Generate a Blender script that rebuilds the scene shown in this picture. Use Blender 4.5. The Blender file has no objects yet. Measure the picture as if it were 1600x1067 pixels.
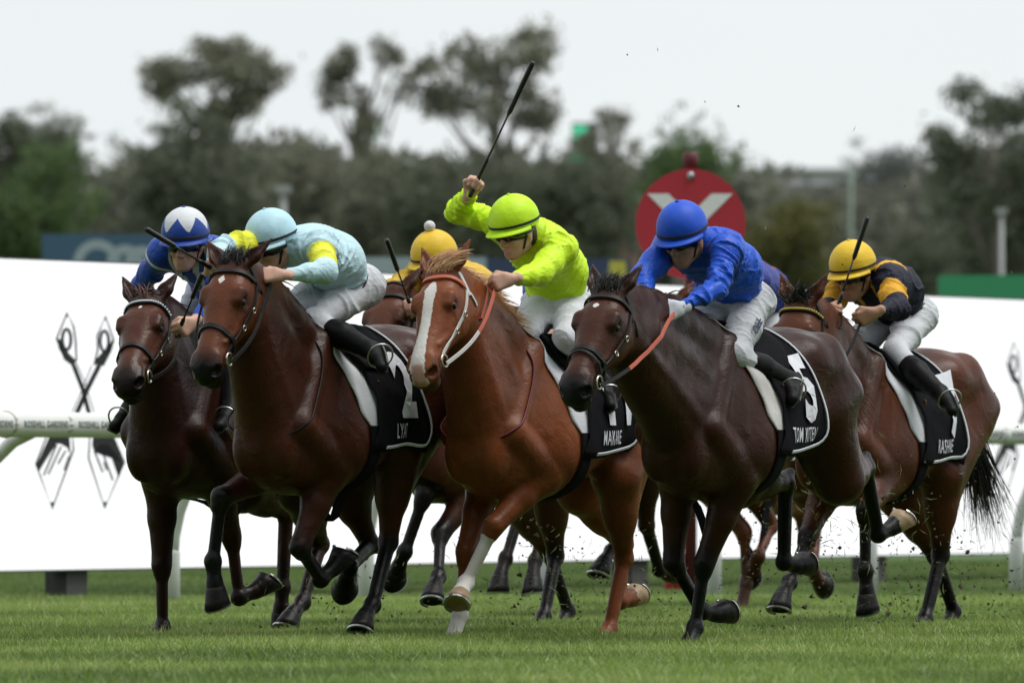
import bpy, bmesh, math, random
import numpy as np
from mathutils import Vector, Matrix
from mathutils.bvhtree import BVHTree

# ------------------------------------------------------------------ camera, sky, sun, exposure
SC = bpy.context.scene
COL = SC.collection
FPX, HZ, CAMH = 14222.0, 744.0, 0.88        # focal length in photo pixels, horizon row, eye height
SUN_EL, SUN_AZ = 66.0, 95.0                # azimuth: clockwise from the view axis (+Y)
cam = bpy.data.cameras.new('camera')
cam_o = bpy.data.objects.new('camera', cam)
COL.objects.link(cam_o)
cam_o.location = (0, 0, CAMH)
cam_o.rotation_euler = (math.radians(90), 0, 0)
cam.sensor_width = 36.0
cam.lens = 36.0 * FPX / 1600.0
cam.shift_y = (HZ - 533.5) / 1600.0
cam.clip_start = 0.5
cam.clip_end = 4000
cam.dof.use_dof = True
cam.dof.focus_distance = 43.6
cam.dof.aperture_fstop = 5.2
SC.camera = cam_o

W = bpy.data.worlds.new('World')
SC.world = W
W.use_nodes = True
nt = W.node_tree
nt.nodes.clear()
w_out = nt.nodes.new('ShaderNodeOutputWorld')
w_bg = nt.nodes.new('ShaderNodeBackground')
w_sky = nt.nodes.new('ShaderNodeTexSky')
w_sky.sky_type = 'NISHITA'
w_sky.sun_disc = False
w_sky.sun_elevation = math.radians(SUN_EL)
w_sky.sun_rotation = math.radians(SUN_AZ)
w_co = nt.nodes.new('ShaderNodeTexCoord')
w_map = nt.nodes.new('ShaderNodeMapping')
w_map.inputs['Scale'].default_value = (1.6, 1.6, 4.0)
w_noise = nt.nodes.new('ShaderNodeTexNoise')
w_noise.inputs['Scale'].default_value = 2.2
w_noise.inputs['Detail'].default_value = 4
w_ramp = nt.nodes.new('ShaderNodeValToRGB')
w_ramp.color_ramp.elements[0].position = 0.3
w_ramp.color_ramp.elements[0].color = (0.74, 0.785, 0.805, 1)
w_ramp.color_ramp.elements[1].position = 0.7
w_ramp.color_ramp.elements[1].color = (0.83, 0.855, 0.862, 1)
w_mul = nt.nodes.new('ShaderNodeVectorMath')
w_mul.operation = 'SCALE'
w_mul.inputs['Scale'].default_value = 10.0
w_mix = nt.nodes.new('ShaderNodeMix')
w_mix.data_type = 'RGBA'
w_mix.inputs[0].default_value = 0.94
L = nt.links.new
L(w_co.outputs['Generated'], w_map.inputs['Vector'])
L(w_map.outputs[0], w_noise.inputs['Vector'])
L(w_noise.outputs['Fac'], w_ramp.inputs['Fac'])
L(w_ramp.outputs['Color'], w_mul.inputs[0])
L(w_sky.outputs[0], w_mix.inputs[6])
L(w_mul.outputs[0], w_mix.inputs[7])
L(w_mix.outputs[2], w_bg.inputs['Color'])
w_bg.inputs['Strength'].default_value = 0.10
L(w_bg.outputs[0], w_out.inputs['Surface'])

sun = bpy.data.lights.new('sun', 'SUN')
sun.energy = 2.2
sun.angle = math.radians(35)
sun.color = (1.0, 0.97, 0.92)
sun_o = bpy.data.objects.new('sun', sun)
COL.objects.link(sun_o)
_el, _az = math.radians(SUN_EL), math.radians(SUN_AZ)
_d = Vector((math.sin(_az) * math.cos(_el), math.cos(_az) * math.cos(_el), math.sin(_el)))
sun_o.rotation_euler = _d.to_track_quat('Z', 'Y').to_euler()
sun_o.location = (0, 20, 40)

SC.view_settings.view_transform = 'Standard'
SC.view_settings.look = 'None'
SC.view_settings.exposure = 0.18
SC.view_settings.gamma = 1.0
SC.view_settings.use_curve_mapping = False
SC.render.engine = 'CYCLES'
SC.cycles.use_denoising = True
SC.cycles.max_bounces = 6
SC.cycles.transparent_max_bounces = 6

rng = np.random.default_rng(11)
random.seed(5)
R = math.radians

# ------------------------------------------------------------------ naming and linking
def tag(o, label=None, cat=None, group=None, kind=None):
    if label: o['label'] = label
    if cat: o['category'] = cat
    if group: o['group'] = group
    if kind: o['kind'] = kind
    return o

def empty(name, loc, rz=0.0):
    o = bpy.data.objects.new(name, None)
    o.empty_display_size = 0.2
    COL.objects.link(o)
    o.location = loc
    o.rotation_euler = (0, 0, rz)
    return o

def obj(name, me, mat=None, parent=None):
    o = bpy.data.objects.new(name, me)
    COL.objects.link(o)
    if mat is not None and len(me.materials) == 0:
        me.materials.append(mat)
    if parent is not None:
        o.parent = parent
    return o

def np_mesh(name, v, faces, smooth=True, attrs=None):
    """faces: int array (n,3) or (n,4), or a list of such arrays"""
    me = bpy.data.meshes.new(name)
    fl = faces if isinstance(faces, list) else [faces]
    fl = [np.asarray(f, dtype=np.int32) for f in fl if len(f)]
    v = np.asarray(v, dtype=np.float32)
    me.vertices.add(len(v))
    me.vertices.foreach_set('co', v.ravel())
    nl = sum(f.size for f in fl); nf = sum(len(f) for f in fl)
    me.loops.add(nl)
    me.loops.foreach_set('vertex_index', np.concatenate([f.ravel() for f in fl]))
    me.polygons.add(nf)
    tot = np.concatenate([np.full(len(f), f.shape[1], np.int32) for f in fl])
    st = np.concatenate([[0], np.cumsum(tot)[:-1]]).astype(np.int32)
    me.polygons.foreach_set('loop_start', st)
    me.polygons.foreach_set('loop_total', tot)
    me.polygons.foreach_set('use_smooth', np.full(nf, smooth, dtype=bool))
    if attrs:
        for k, a in attrs.items():
            a = np.asarray(a, dtype=np.float32)
            if a.ndim == 2:
                at = me.attributes.new(k, 'FLOAT_VECTOR', 'POINT')
                at.data.foreach_set('vector', a.ravel())
            else:
                at = me.attributes.new(k, 'FLOAT', 'POINT')
                at.data.foreach_set('value', a)
    me.update(calc_edges=True)
    return me

class MB:
    """collects simple shapes into one mesh"""
    def __init__(s): s.v = []; s.f = []; s.n = 0
    def add(s, v, f):
        s.v += [tuple(p) for p in v]
        s.f += [tuple(i + s.n for i in q) for q in f]
        s.n += len(v)
    def box(s, c, d, m=None):
        x, y, z = d[0] / 2, d[1] / 2, d[2] / 2
        v = [Vector((sx * x, sy * y, sz * z)) for sx in (-1, 1) for sy in (-1, 1) for sz in (-1, 1)]
        if m is not None: v = [m @ p for p in v]
        v = [p + Vector(c) for p in v]
        s.add(v, [(0, 1, 3, 2), (4, 6, 7, 5), (0, 4, 5, 1), (2, 3, 7, 6), (0, 2, 6, 4), (1, 5, 7, 3)])
    def tube(s, pts, rad, n=8, caps=True):
        pts = [Vector(p) for p in pts]
        if not hasattr(rad, '__len__'): rad = [rad] * len(pts)
        v = []; f = []; prev = None
        for i, p in enumerate(pts):
            t = (pts[min(i + 1, len(pts) - 1)] - pts[max(i - 1, 0)]).normalized()
            if prev is None:
                a = Vector((0, 0, 1)) if abs(t.z) < .9 else Vector((1, 0, 0))
                u = t.cross(a).normalized()
            else:
                u = (prev - t * prev.dot(t)).normalized()
            prev = u
            w = t.cross(u)
            for k in range(n):
                an = 2 * math.pi * k / n
                v.append(p + (u * math.cos(an) + w * math.sin(an)) * rad[i])
        for i in range(len(pts) - 1):
            for k in range(n):
                a = i * n + k; b = i * n + (k + 1) % n
                f.append((a, b, b + n, a + n))
        if caps:
            f.append(tuple(range(n - 1, -1, -1)))
            f.append(tuple((len(pts) - 1) * n + k for k in range(n)))
        s.add(v, f)
    def strap(s, pts, nrm, width, thick):
        v = []; f = []
        m = len(pts)
        for i in range(m):
            p = Vector(pts[i]); n = Vector(nrm[i]).normalized()
            t = (Vector(pts[min(i + 1, m - 1)]) - Vector(pts[max(i - 1, 0)]))
            if t.length < 1e-6: t = Vector((1, 0, 0))
            b = t.normalized().cross(n).normalized() * (width / 2)
            v += [p - b, p + b, p + b * .8 + n * thick, p - b * .8 + n * thick]
        for i in range(m - 1):
            a = i * 4
            for k in range(4):
                f.append((a + k, a + (k + 1) % 4, a + 4 + (k + 1) % 4, a + 4 + k))
        f.append((3, 2, 1, 0)); f.append(tuple((m - 1) * 4 + k for k in range(4)))
        s.add(v, f)
    def torus(s, c, ax, r, t, n=18, k=6):
        ax = Vector(ax).normalized()
        a = Vector((0, 0, 1)) if abs(ax.z) < .9 else Vector((1, 0, 0))
        u = ax.cross(a).normalized(); w = ax.cross(u)
        v = []; f = []
        for i in range(n):
            an = 2 * math.pi * i / n
            d = u * math.cos(an) + w * math.sin(an)
            for j in range(k):
                bn = 2 * math.pi * j / k
                v.append(Vector(c) + d * (r + t * math.cos(bn)) + ax * t * math.sin(bn))
        for i in range(n):
            for j in range(k):
                f.append((i * k + j, ((i + 1) % n) * k + j, ((i + 1) % n) * k + (j + 1) % k, i * k + (j + 1) % k))
        s.add(v, f)
    def ball(s, c, r, n=12, m=8, sc=(1, 1, 1), rot=None):
        v = []; f = []
        for i in range(m + 1):
            th = math.pi * i / m
            for j in range(n):
                ph = 2 * math.pi * j / n
                p = Vector((sc[0] * r * math.sin(th) * math.cos(ph), sc[1] * r * math.sin(th) * math.sin(ph), sc[2] * r * math.cos(th)))
                if rot is not None: p = rot @ p
                v.append(p + Vector(c))
        for i in range(m):
            for j in range(n):
                f.append((i * n + j, (i + 1) * n + j, (i + 1) * n + (j + 1) % n, i * n + (j + 1) % n))
        s.add(v, f)
    def mesh(s, name, smooth=False):
        me = bpy.data.meshes.new(name)
        me.from_pydata([tuple(p) for p in s.v], [], s.f)
        if smooth: me.polygons.foreach_set('use_smooth', [True] * len(me.polygons))
        me.update()
        return me
    def build(s, name, mat, parent=None, smooth=False):
        return obj(name, s.mesh(name, smooth), mat, parent)

def text_mesh(body, size=1.0, bold=0.0, sx=1.0, depth=0.0):
    """flat lettering as numpy verts and faces, origin at the centre of the line"""
    cu = bpy.data.curves.new('lettering', 'FONT')
    cu.body = body; cu.size = size; cu.align_x = 'CENTER'; cu.align_y = 'CENTER'
    cu.offset = bold; cu.resolution_u = 3; cu.space_character = 1.12; cu.extrude = depth
    o = bpy.data.objects.new('lettering', cu)
    COL.objects.link(o)
    dg = bpy.context.evaluated_depsgraph_get()
    me = o.evaluated_get(dg).to_mesh()
    bm = bmesh.new(); bm.from_mesh(me)
    bmesh.ops.triangulate(bm, faces=bm.faces[:])
    if size < 10:
        for _ in range(2):
            long = [e for e in bm.edges if e.calc_length() > size * .22]
            if long: bmesh.ops.subdivide_edges(bm, edges=long, cuts=1)
            bmesh.ops.triangulate(bm, faces=bm.faces[:])
    bm.verts.ensure_lookup_table()
    v = np.array([p.co[:] for p in bm.verts], dtype=float)
    f = np.array([[q.index for q in p.verts] for p in bm.faces], dtype=int)
    bm.free()
    o.evaluated_get(dg).to_mesh_clear()
    bpy.data.objects.remove(o); bpy.data.curves.remove(cu)
    v[:, 0] *= sx
    return v, f

# ------------------------------------------------------------------ materials
def mat_new(name):
    m = bpy.data.materials.new(name)
    m.use_nodes = True
    n = m.node_tree
    return m, n, n.nodes['Principled BSDF'], n.links.new

def node(n, kind, **kw):
    x = n.nodes.new(kind)
    for k, v in kw.items(): setattr(x, k, v)
    return x

def plain(name, col, rough=.5, spec=.5, metal=0.0, var=.12, vscale=30, bump=0.0, bscale=200, sheen=0.0, coat=0.0):
    m, n, b, L = mat_new(name)
    tc = node(n, 'ShaderNodeTexCoord')
    no = node(n, 'ShaderNodeTexNoise'); no.inputs['Scale'].default_value = vscale; no.inputs['Detail'].default_value = 5
    L(tc.outputs['Object'], no.inputs['Vector'])
    mx = node(n, 'ShaderNodeMix', data_type='RGBA')
    mx.inputs[6].default_value = (*[c * (1 - var) for c in col], 1)
    mx.inputs[7].default_value = (*[min(1, c * (1 + var)) for c in col], 1)
    L(no.outputs['Fac'], mx.inputs[0]); L(mx.outputs[2], b.inputs['Base Color'])
    b.inputs['Roughness'].default_value = rough
    b.inputs['Specular IOR Level'].default_value = spec
    b.inputs['Metallic'].default_value = metal
    b.inputs['Sheen Weight'].default_value = sheen
    b.inputs['Coat Weight'].default_value = coat
    if bump:
        n2 = node(n, 'ShaderNodeTexNoise'); n2.inputs['Scale'].default_value = bscale; n2.inputs['Detail'].default_value = 4
        L(tc.outputs['Object'], n2.inputs['Vector'])
        bp = node(n, 'ShaderNodeBump'); bp.inputs['Strength'].default_value = bump; bp.inputs['Distance'].default_value = .01
        L(n2.outputs['Fac'], bp.inputs['Height']); L(bp.outputs[0], b.inputs['Normal'])
    return m

# ------------------------------------------------------------------ signed distance bodies
def pchip(xs, ys, xq):
    """monotone cubic through the table, for smooth body profiles"""
    xs = np.asarray(xs, float); ys = np.asarray(ys, float)
    h = np.diff(xs); d = np.diff(ys) / h
    m = np.zeros_like(ys)
    m[0], m[-1] = d[0], d[-1]
    for i in range(1, len(xs) - 1):
        m[i] = 0 if d[i - 1] * d[i] <= 0 else 2 * d[i - 1] * d[i] / (d[i - 1] + d[i])
    xq = np.clip(xq, xs[0], xs[-1])
    i = np.clip(np.searchsorted(xs, xq) - 1, 0, len(xs) - 2)
    t = (xq - xs[i]) / h[i]
    t2, t3 = t * t, t * t * t
    return (2 * t3 - 3 * t2 + 1) * ys[i] + (t3 - 2 * t2 + t) * h[i] * m[i] + (-2 * t3 + 3 * t2) * ys[i + 1] + (t3 - t2) * h[i] * m[i + 1]

class Body:
    def __init__(s): s.p = []
    def cone(s, a, b, r1, r2, k=.03, flat=None, op='u'):
        """tapered capsule; flat=(axis, scale) squeezes its section along an axis"""
        a = np.array(a, np.float32); b = np.array(b, np.float32)
        ab = b - a; l2 = float(ab @ ab) + 1e-9
        r = max(r1, r2) * (max(1, flat[1]) if flat else 1)
        if flat:
            fn = np.array(flat[0], np.float32); fn /= np.linalg.norm(fn); fs = 1 / flat[1] ** 2 - 1
        def f(X, Y, Z):
            px, py, pz = X - a[0], Y - a[1], Z - a[2]
            t = np.clip((px * ab[0] + py * ab[1] + pz * ab[2]) / l2, 0, 1)
            qx, qy, qz = px - t * ab[0], py - t * ab[1], pz - t * ab[2]
            d2 = qx * qx + qy * qy + qz * qz
            if flat:
                qn = qx * fn[0] + qy * fn[1] + qz * fn[2]
                d2 = d2 + qn * qn * fs
            return np.sqrt(np.maximum(d2, 1e-12)) - (r1 + (r2 - r1) * t)
        s.p.append((f, np.minimum(a, b) - r, np.maximum(a, b) + r, k, op))
    def ball(s, c, r, k=.03, op='u'):
        s.cone(c, np.array(c) + 1e-4, r, r, k, None, op)
    def ell(s, c, rad, axes=None, k=.03, op='u'):
        c = np.array(c, np.float32); rad = np.array(rad, np.float32)
        A = np.eye(3, dtype=np.float32) if axes is None else np.array(axes, np.float32)
        mr = float(rad.min()); R_ = float(rad.max())
        def f(X, Y, Z):
            px, py, pz = X - c[0], Y - c[1], Z - c[2]
            q = 0
            for i in range(3):
                q = q + ((px * A[i, 0] + py * A[i, 1] + pz * A[i, 2]) / rad[i]) ** 2
            q = np.sqrt(np.maximum(q, 1e-9))
            return (q - 1) * mr
        s.p.append((f, c - R_, c + R_, k, op))
    def loft(s, o, axes, tab, n=2.0, narrow=None, k=.03):
        """tab rows: u, top v, bottom v, half width; narrow(u) -> how much the section narrows to the top"""
        o = np.array(o, np.float32); A = np.array(axes, np.float32)
        T = np.array(tab, float)
        us = np.linspace(T[0, 0], T[-1, 0], 240)
        top = pchip(T[:, 0], T[:, 1], us); bot = pchip(T[:, 0], T[:, 2], us); wid = pchip(T[:, 0], T[:, 3], us)
        nar = np.interp(us, *narrow) if narrow else us * 0
        u0, u1 = us[0], us[-1]
        pts = []
        for i in range(0, 240, 8):
            for vv in (top[i], bot[i]):
                for ww in (-wid[i], wid[i]):
                    pts.append(o + A[0] * us[i] + A[1] * vv + A[2] * ww)
        pts = np.array(pts)
        cc = ((top + bot) / 2).astype(np.float32); hh = np.maximum((top - bot) / 2, .012).astype(np.float32)
        ww_ = np.maximum(wid, .012).astype(np.float32); nar = nar.astype(np.float32)
        mn = np.minimum(hh, ww_)
        def f(X, Y, Z):
            px, py, pz = X - o[0], Y - o[1], Z - o[2]
            u = px * A[0, 0] + py * A[0, 1] + pz * A[0, 2]
            v = px * A[1, 0] + py * A[1, 1] + pz * A[1, 2]
            w = px * A[2, 0] + py * A[2, 1] + pz * A[2, 2]
            x = np.clip((u - u0) / (u1 - u0), 0, 1) * 239
            i = np.minimum(x.astype(np.int32), 238); t = (x - i).astype(np.float32)
            g = lambda a: a[i] * (1 - t) + a[i + 1] * t
            h = g(hh); ww2 = g(ww_); vv = (v - g(cc)) / h
            na = g(nar)
            wf = ww2 * (1 - na * np.clip(vv, -1, 1))
            q = (np.abs(vv) ** n + np.abs(w / np.maximum(wf, .01)) ** n) ** (1 / n)
            d = (q - 1) * g(mn)
            du = np.maximum(np.maximum(u0 - u, u - u1), 0)
            return np.where(du > 0, np.sqrt(np.maximum(d, 0) ** 2 + du ** 2) + np.minimum(d, 0) * 0, d)
        s.p.append((f, pts.min(0) - .01, pts.max(0) + .01, k, 'u'))
    def mesh(s, h, iso=0.0):
        lo = np.min([p[1] for p in s.p if p[4] == 'u'], 0) - .05
        hi = np.max([p[2] for p in s.p if p[4] == 'u'], 0) + .05
        N = np.ceil((hi - lo) / h).astype(int) + 1
        Fd = np.full(N, 0.3, np.float32)
        ax = [(lo[i] + h * np.arange(N[i])).astype(np.float32) for i in range(3)]
        for f, a, b, k, op in s.p:
            m = k + .02
            i0 = np.maximum(((a - m - lo) / h).astype(int), 0); i1 = np.minimum(((b + m - lo) / h).astype(int) + 2, N)
            if np.any(i1 <= i0): continue
            sl = tuple(slice(i0[j], i1[j]) for j in range(3))
            d = f(ax[0][sl[0]][:, None, None], ax[1][sl[1]][None, :, None], ax[2][sl[2]][None, None, :])
            g = Fd[sl]
            if op == 'u':
                hh = np.maximum(k - np.abs(g - d), 0) / k
                Fd[sl] = np.minimum(g, d) - hh * hh * k * .25
            else:
                hh = np.maximum(k - np.abs(g + d), 0) / k
                Fd[sl] = np.maximum(g, -d) + hh * hh * k * .25
        return nets(Fd - iso, lo, h)

def nets(Fd, lo, h):
    S = Fd < 0
    n0, n1, n2 = S.shape
    c = S[:-1, :-1, :-1].astype(np.int8)
    for di in (0, 1):
        for dj in (0, 1):
            for dk in (0, 1):
                if di or dj or dk:
                    c = c + S[di:n0 - 1 + di, dj:n1 - 1 + dj, dk:n2 - 1 + dk]
    I, J, K = np.nonzero((c > 0) & (c < 8))
    pos = np.zeros((len(I), 3), np.float32); cnt = np.zeros(len(I), np.float32)
    cor = [(a, b, e) for a in (0, 1) for b in (0, 1) for e in (0, 1)]
    val = {q: Fd[I + q[0], J + q[1], K + q[2]] for q in cor}
    for q in cor:
        for axn in range(3):
            if q[axn] == 0:
                r = list(q); r[axn] = 1; r = tuple(r)
                f0, f1 = val[q], val[r]
                m = (f0 < 0) != (f1 < 0)
                t = np.where(m, f0 / np.where(m, f0 - f1, 1), 0)
                for a in range(3):
                    pos[:, a] += np.where(m, q[a] + (t if a == axn else 0), 0)
                cnt += m
    pos /= cnt[:, None]
    v = (np.stack([I, J, K], 1) + pos) * h + lo
    vid = np.full((n0 - 1, n1 - 1, n2 - 1), -1, np.int32)
    vid[I, J, K] = np.arange(len(I))
    quads = []
    for axn in range(3):
        sl0 = [slice(1, -1)] * 3; sl1 = [slice(1, -1)] * 3
        sl0[axn] = slice(0, -1); sl1[axn] = slice(1, None)
        A = S[tuple(sl0)]; B = S[tuple(sl1)]
        for sgn in (0, 1):
            m = (A & ~B) if sgn == 0 else (~A & B)
            p = np.stack(np.nonzero(m), 1)
            if len(p) == 0: continue
            off = np.ones(3, int); off[axn] = 0
            p = p + off
            b, e = [(1, 2), (2, 0), (0, 1)][axn]
            def cell(db, de):
                q = p.copy(); q[:, b] += db; q[:, e] += de
                return vid[q[:, 0], q[:, 1], q[:, 2]]
            q = np.stack([cell(-1, -1), cell(0, -1), cell(0, 0), cell(-1, 0)], 1)
            if sgn == 1: q = q[:, ::-1]
            quads.append(q)
    q = np.concatenate(quads)
    q = q[(q >= 0).all(1)]
    return v.astype(np.float32), q

def vnormals(v, q):
    fn = np.cross(v[q[:, 2]] - v[q[:, 0]], v[q[:, 3]] - v[q[:, 1]])
    n = np.zeros_like(v)
    for i in range(4): np.add.at(n, q[:, i], fn)
    return n / (np.linalg.norm(n, axis=1, keepdims=True) + 1e-9)

def smooth_mesh(v, q, it=1, lam=.5):
    for _ in range(it):
        a = np.zeros_like(v); c = np.zeros(len(v), np.float32)
        for i in range(4):
            j = (i + 1) % 4
            np.add.at(a, q[:, i], v[q[:, j]]); np.add.at(c, q[:, i], 1)
            np.add.at(a, q[:, j], v[q[:, i]]); np.add.at(c, q[:, j], 1)
        v = v + lam * (a / c[:, None] - v)
    return v

def wob(p, seed, scale, octv=3):
    """cheap smooth 3-D noise in about [-1, 1]"""
    r = np.random.default_rng(seed)
    out = np.zeros(len(p)); amp = 1.0; tot = 0
    for o in range(octv):
        for _ in range(3):
            k = r.normal(size=3); k = k / np.linalg.norm(k) * scale * (2 ** o) * r.uniform(.7, 1.4)
            k2 = r.normal(size=3); k2 = k2 / np.linalg.norm(k2) * scale * (2 ** o) * .6
            out += amp * np.sin(p @ k + r.uniform(0, 6.28) + 1.3 * np.sin(p @ k2 + r.uniform(0, 6.28)))
        tot += amp * 2; amp *= .5
    return out / tot

def seg_t(p, a, b):
    a = np.asarray(a); b = np.asarray(b); ab = b - a
    t = (p - a) @ ab / (ab @ ab)
    tc = np.clip(t, 0, 1)
    return t, np.linalg.norm(p - a - tc[:, None] * ab, axis=1)

def nz(v):
    v = np.asarray(v, float); return v / (np.linalg.norm(v) + 1e-12)
# ------------------------------------------------------------------ setting
TR = Vector((math.sin(R(27.9)), math.cos(R(27.9)), 0))     # along the track, away from the camera
TN = Vector((TR.y, -TR.x, 0))                              # from the rail towards the course
def at(px, py, Y):
    return Vector(((px - 800) / FPX * Y, Y, CAMH + (HZ - py) / FPX * Y))

# ground: one sheet to the horizon
def ground_mat():
    m, n, b, L = mat_new('turf_soil')
    tc = node(n, 'ShaderNodeTexCoord')
    n1 = node(n, 'ShaderNodeTexNoise'); n1.inputs['Scale'].default_value = .35; n1.inputs['Detail'].default_value = 6
    n2 = node(n, 'ShaderNodeTexNoise'); n2.inputs['Scale'].default_value = 9; n2.inputs['Detail'].default_value = 8
    L(tc.outputs['Object'], n1.inputs['Vector']); L(tc.outputs['Object'], n2.inputs['Vector'])
    # worn earth in a band along the foot of the screen
    dp = node(n, 'ShaderNodeVectorMath', operation='DOT_PRODUCT')
    dp.inputs[1].default_value = (TN.x, TN.y, 0)
    L(tc.outputs['Object'], dp.inputs[0])
    ref = -2.935 * TN.x + 62.3 * TN.y
    sb = node(n, 'ShaderNodeMath', operation='SUBTRACT'); sb.inputs[1].default_value = ref - .6
    L(dp.outputs['Value'], sb.inputs[0])
    ab = node(n, 'ShaderNodeMath', operation='ABSOLUTE'); L(sb.outputs[0], ab.inputs[0])
    mr = node(n, 'ShaderNodeMapRange'); mr.inputs[1].default_value = 2.6; mr.inputs[2].default_value = .3
    L(ab.outputs[0], mr.inputs[0])
    mu = node(n, 'ShaderNodeMath', operation='MULTIPLY'); L(mr.outputs[0], mu.inputs[0])
    rp0 = node(n, 'ShaderNodeMapRange'); rp0.inputs[1].default_value = .38; rp0.inputs[2].default_value = .6
    L(n1.outputs['Fac'], rp0.inputs[0]); L(rp0.outputs[0], mu.inputs[1])
    g = node(n, 'ShaderNodeMix', data_type='RGBA')
    g.inputs[6].default_value = (.030, .068, .016, 1); g.inputs[7].default_value = (.065, .13, .028, 1)
    L(n2.outputs['Fac'], g.inputs[0])
    e = node(n, 'ShaderNodeMix', data_type='RGBA')
    e.inputs[7].default_value = (.085, .070, .036, 1)
    L(mu.outputs[0], e.inputs[0]); L(g.outputs[2], e.inputs[6])
    L(e.outputs[2], b.inputs['Base Color'])
    b.inputs['Roughness'].default_value = .9
    bp = node(n, 'ShaderNodeBump'); bp.inputs['Strength'].default_value = .6; bp.inputs['Distance'].default_value = .04
    L(n2.outputs['Fac'], bp.inputs['Height']); L(bp.outputs[0], b.inputs['Normal'])
    return m
mb = MB()
mb.add([(-1500, -60, 0), (1500, -60, 0), (1500, 2500, 0), (-1500, 2500, 0)], [(0, 1, 2, 3)])
tag(mb.build('ground', ground_mat()), 'green turf ground of the racecourse', None, None, 'structure')

# grass: one patch of blades, laid out over the track by geometry nodes
def grass_mat(name, dark, light, dry):
    m, n, b, L = mat_new(name)
    at_ = node(n, 'ShaderNodeAttribute', attribute_name='shade')
    hgt = node(n, 'ShaderNodeAttribute', attribute_name='tip')
    geo = node(n, 'ShaderNodeNewGeometry')
    n1 = node(n, 'ShaderNodeTexNoise'); n1.inputs['Scale'].default_value = .5; n1.inputs['Detail'].default_value = 5
    L(geo.outputs['Position'], n1.inputs['Vector'])
    ad = node(n, 'ShaderNodeMath', operation='MULTIPLY_ADD'); ad.inputs[1].default_value = .55; 
    L(at_.outputs['Fac'], ad.inputs[0])
    rp1 = node(n, 'ShaderNodeMapRange'); rp1.inputs[1].default_value = .35; rp1.inputs[2].default_value = .65; rp1.inputs[4].default_value = .5
    L(n1.outputs['Fac'], rp1.inputs[0]); L(rp1.outputs[0], ad.inputs[2])
    rp = node(n, 'ShaderNodeValToRGB')
    el = rp.color_ramp.elements
    el[0].position = .1; el[0].color = (*dark, 1); el[1].position = .8; el[1].color = (*light, 1)
    x = el.new(.97); x.color = (*dry, 1)
    L(ad.outputs[0], rp.inputs['Fac'])
    L(rp.outputs['Color'], b.inputs['Base Color'])
    b.inputs['Roughness'].default_value = .36
    b.inputs['Specular IOR Level'].default_value = .5
    b.inputs['Subsurface Weight'].default_value = 0
    tr = node(n, 'ShaderNodeBsdfTranslucent'); L(rp.outputs['Color'], tr.inputs['Color'])
    ms = node(n, 'ShaderNodeMixShader'); ms.inputs[0].default_value = .35
    out = n.nodes['Material Output']
    L(b.outputs[0], ms.inputs[1]); L(tr.outputs[0], ms.inputs[2]); L(ms.outputs[0], out.inputs['Surface'])
    return m

def grass_patch(nb, size, hmin, hmax, wid, seed):
    r = np.random.default_rng(seed)
    x = r.uniform(-size, size, nb); y = r.uniform(-size, size, nb)
    a = r.uniform(0, 2 * np.pi, nb)
    # blades grow in tufts of unequal height
    tuft = .5 + .5 * wob(np.stack([x, y, 0 * x], 1), seed, 14, 3)
    h = (hmin + (hmax - hmin) * np.clip(.15 + .6 * tuft + .35 * r.random(nb) ** 2, 0, 1.2))
    lean = r.uniform(.15, .9, nb) * h
    la = r.uniform(0, 2 * np.pi, nb)
    dx, dy = np.cos(a) * wid / 2, np.sin(a) * wid / 2
    lx, ly = np.cos(la) * lean, np.sin(la) * lean
    z0 = np.zeros(nb) - .005
    P = lambda sx, k, z: np.stack([x + dx * sx + lx * k, y + dy * sx + ly * k, z], 1)
    v = np.stack([P(-1, 0, z0), P(1, 0, z0), P(.8, .35, h * .6), P(-.8, .35, h * .6), P(0, 1, h * (1 - .12 * (lean / h)))], 1).reshape(-1, 3)
    i = np.arange(nb) * 5
    q = np.stack([i, i + 1, i + 2, i + 3], 1); t = np.stack([i + 3, i + 2, i + 4], 1)
    sh = np.repeat(r.random(nb), 5); tp = np.tile(np.array([0, 0, .6, .6, 1.]), nb)
    return np_mesh('grass_blades', v, [q, t], False, {'shade': sh, 'tip': tp})

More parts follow.
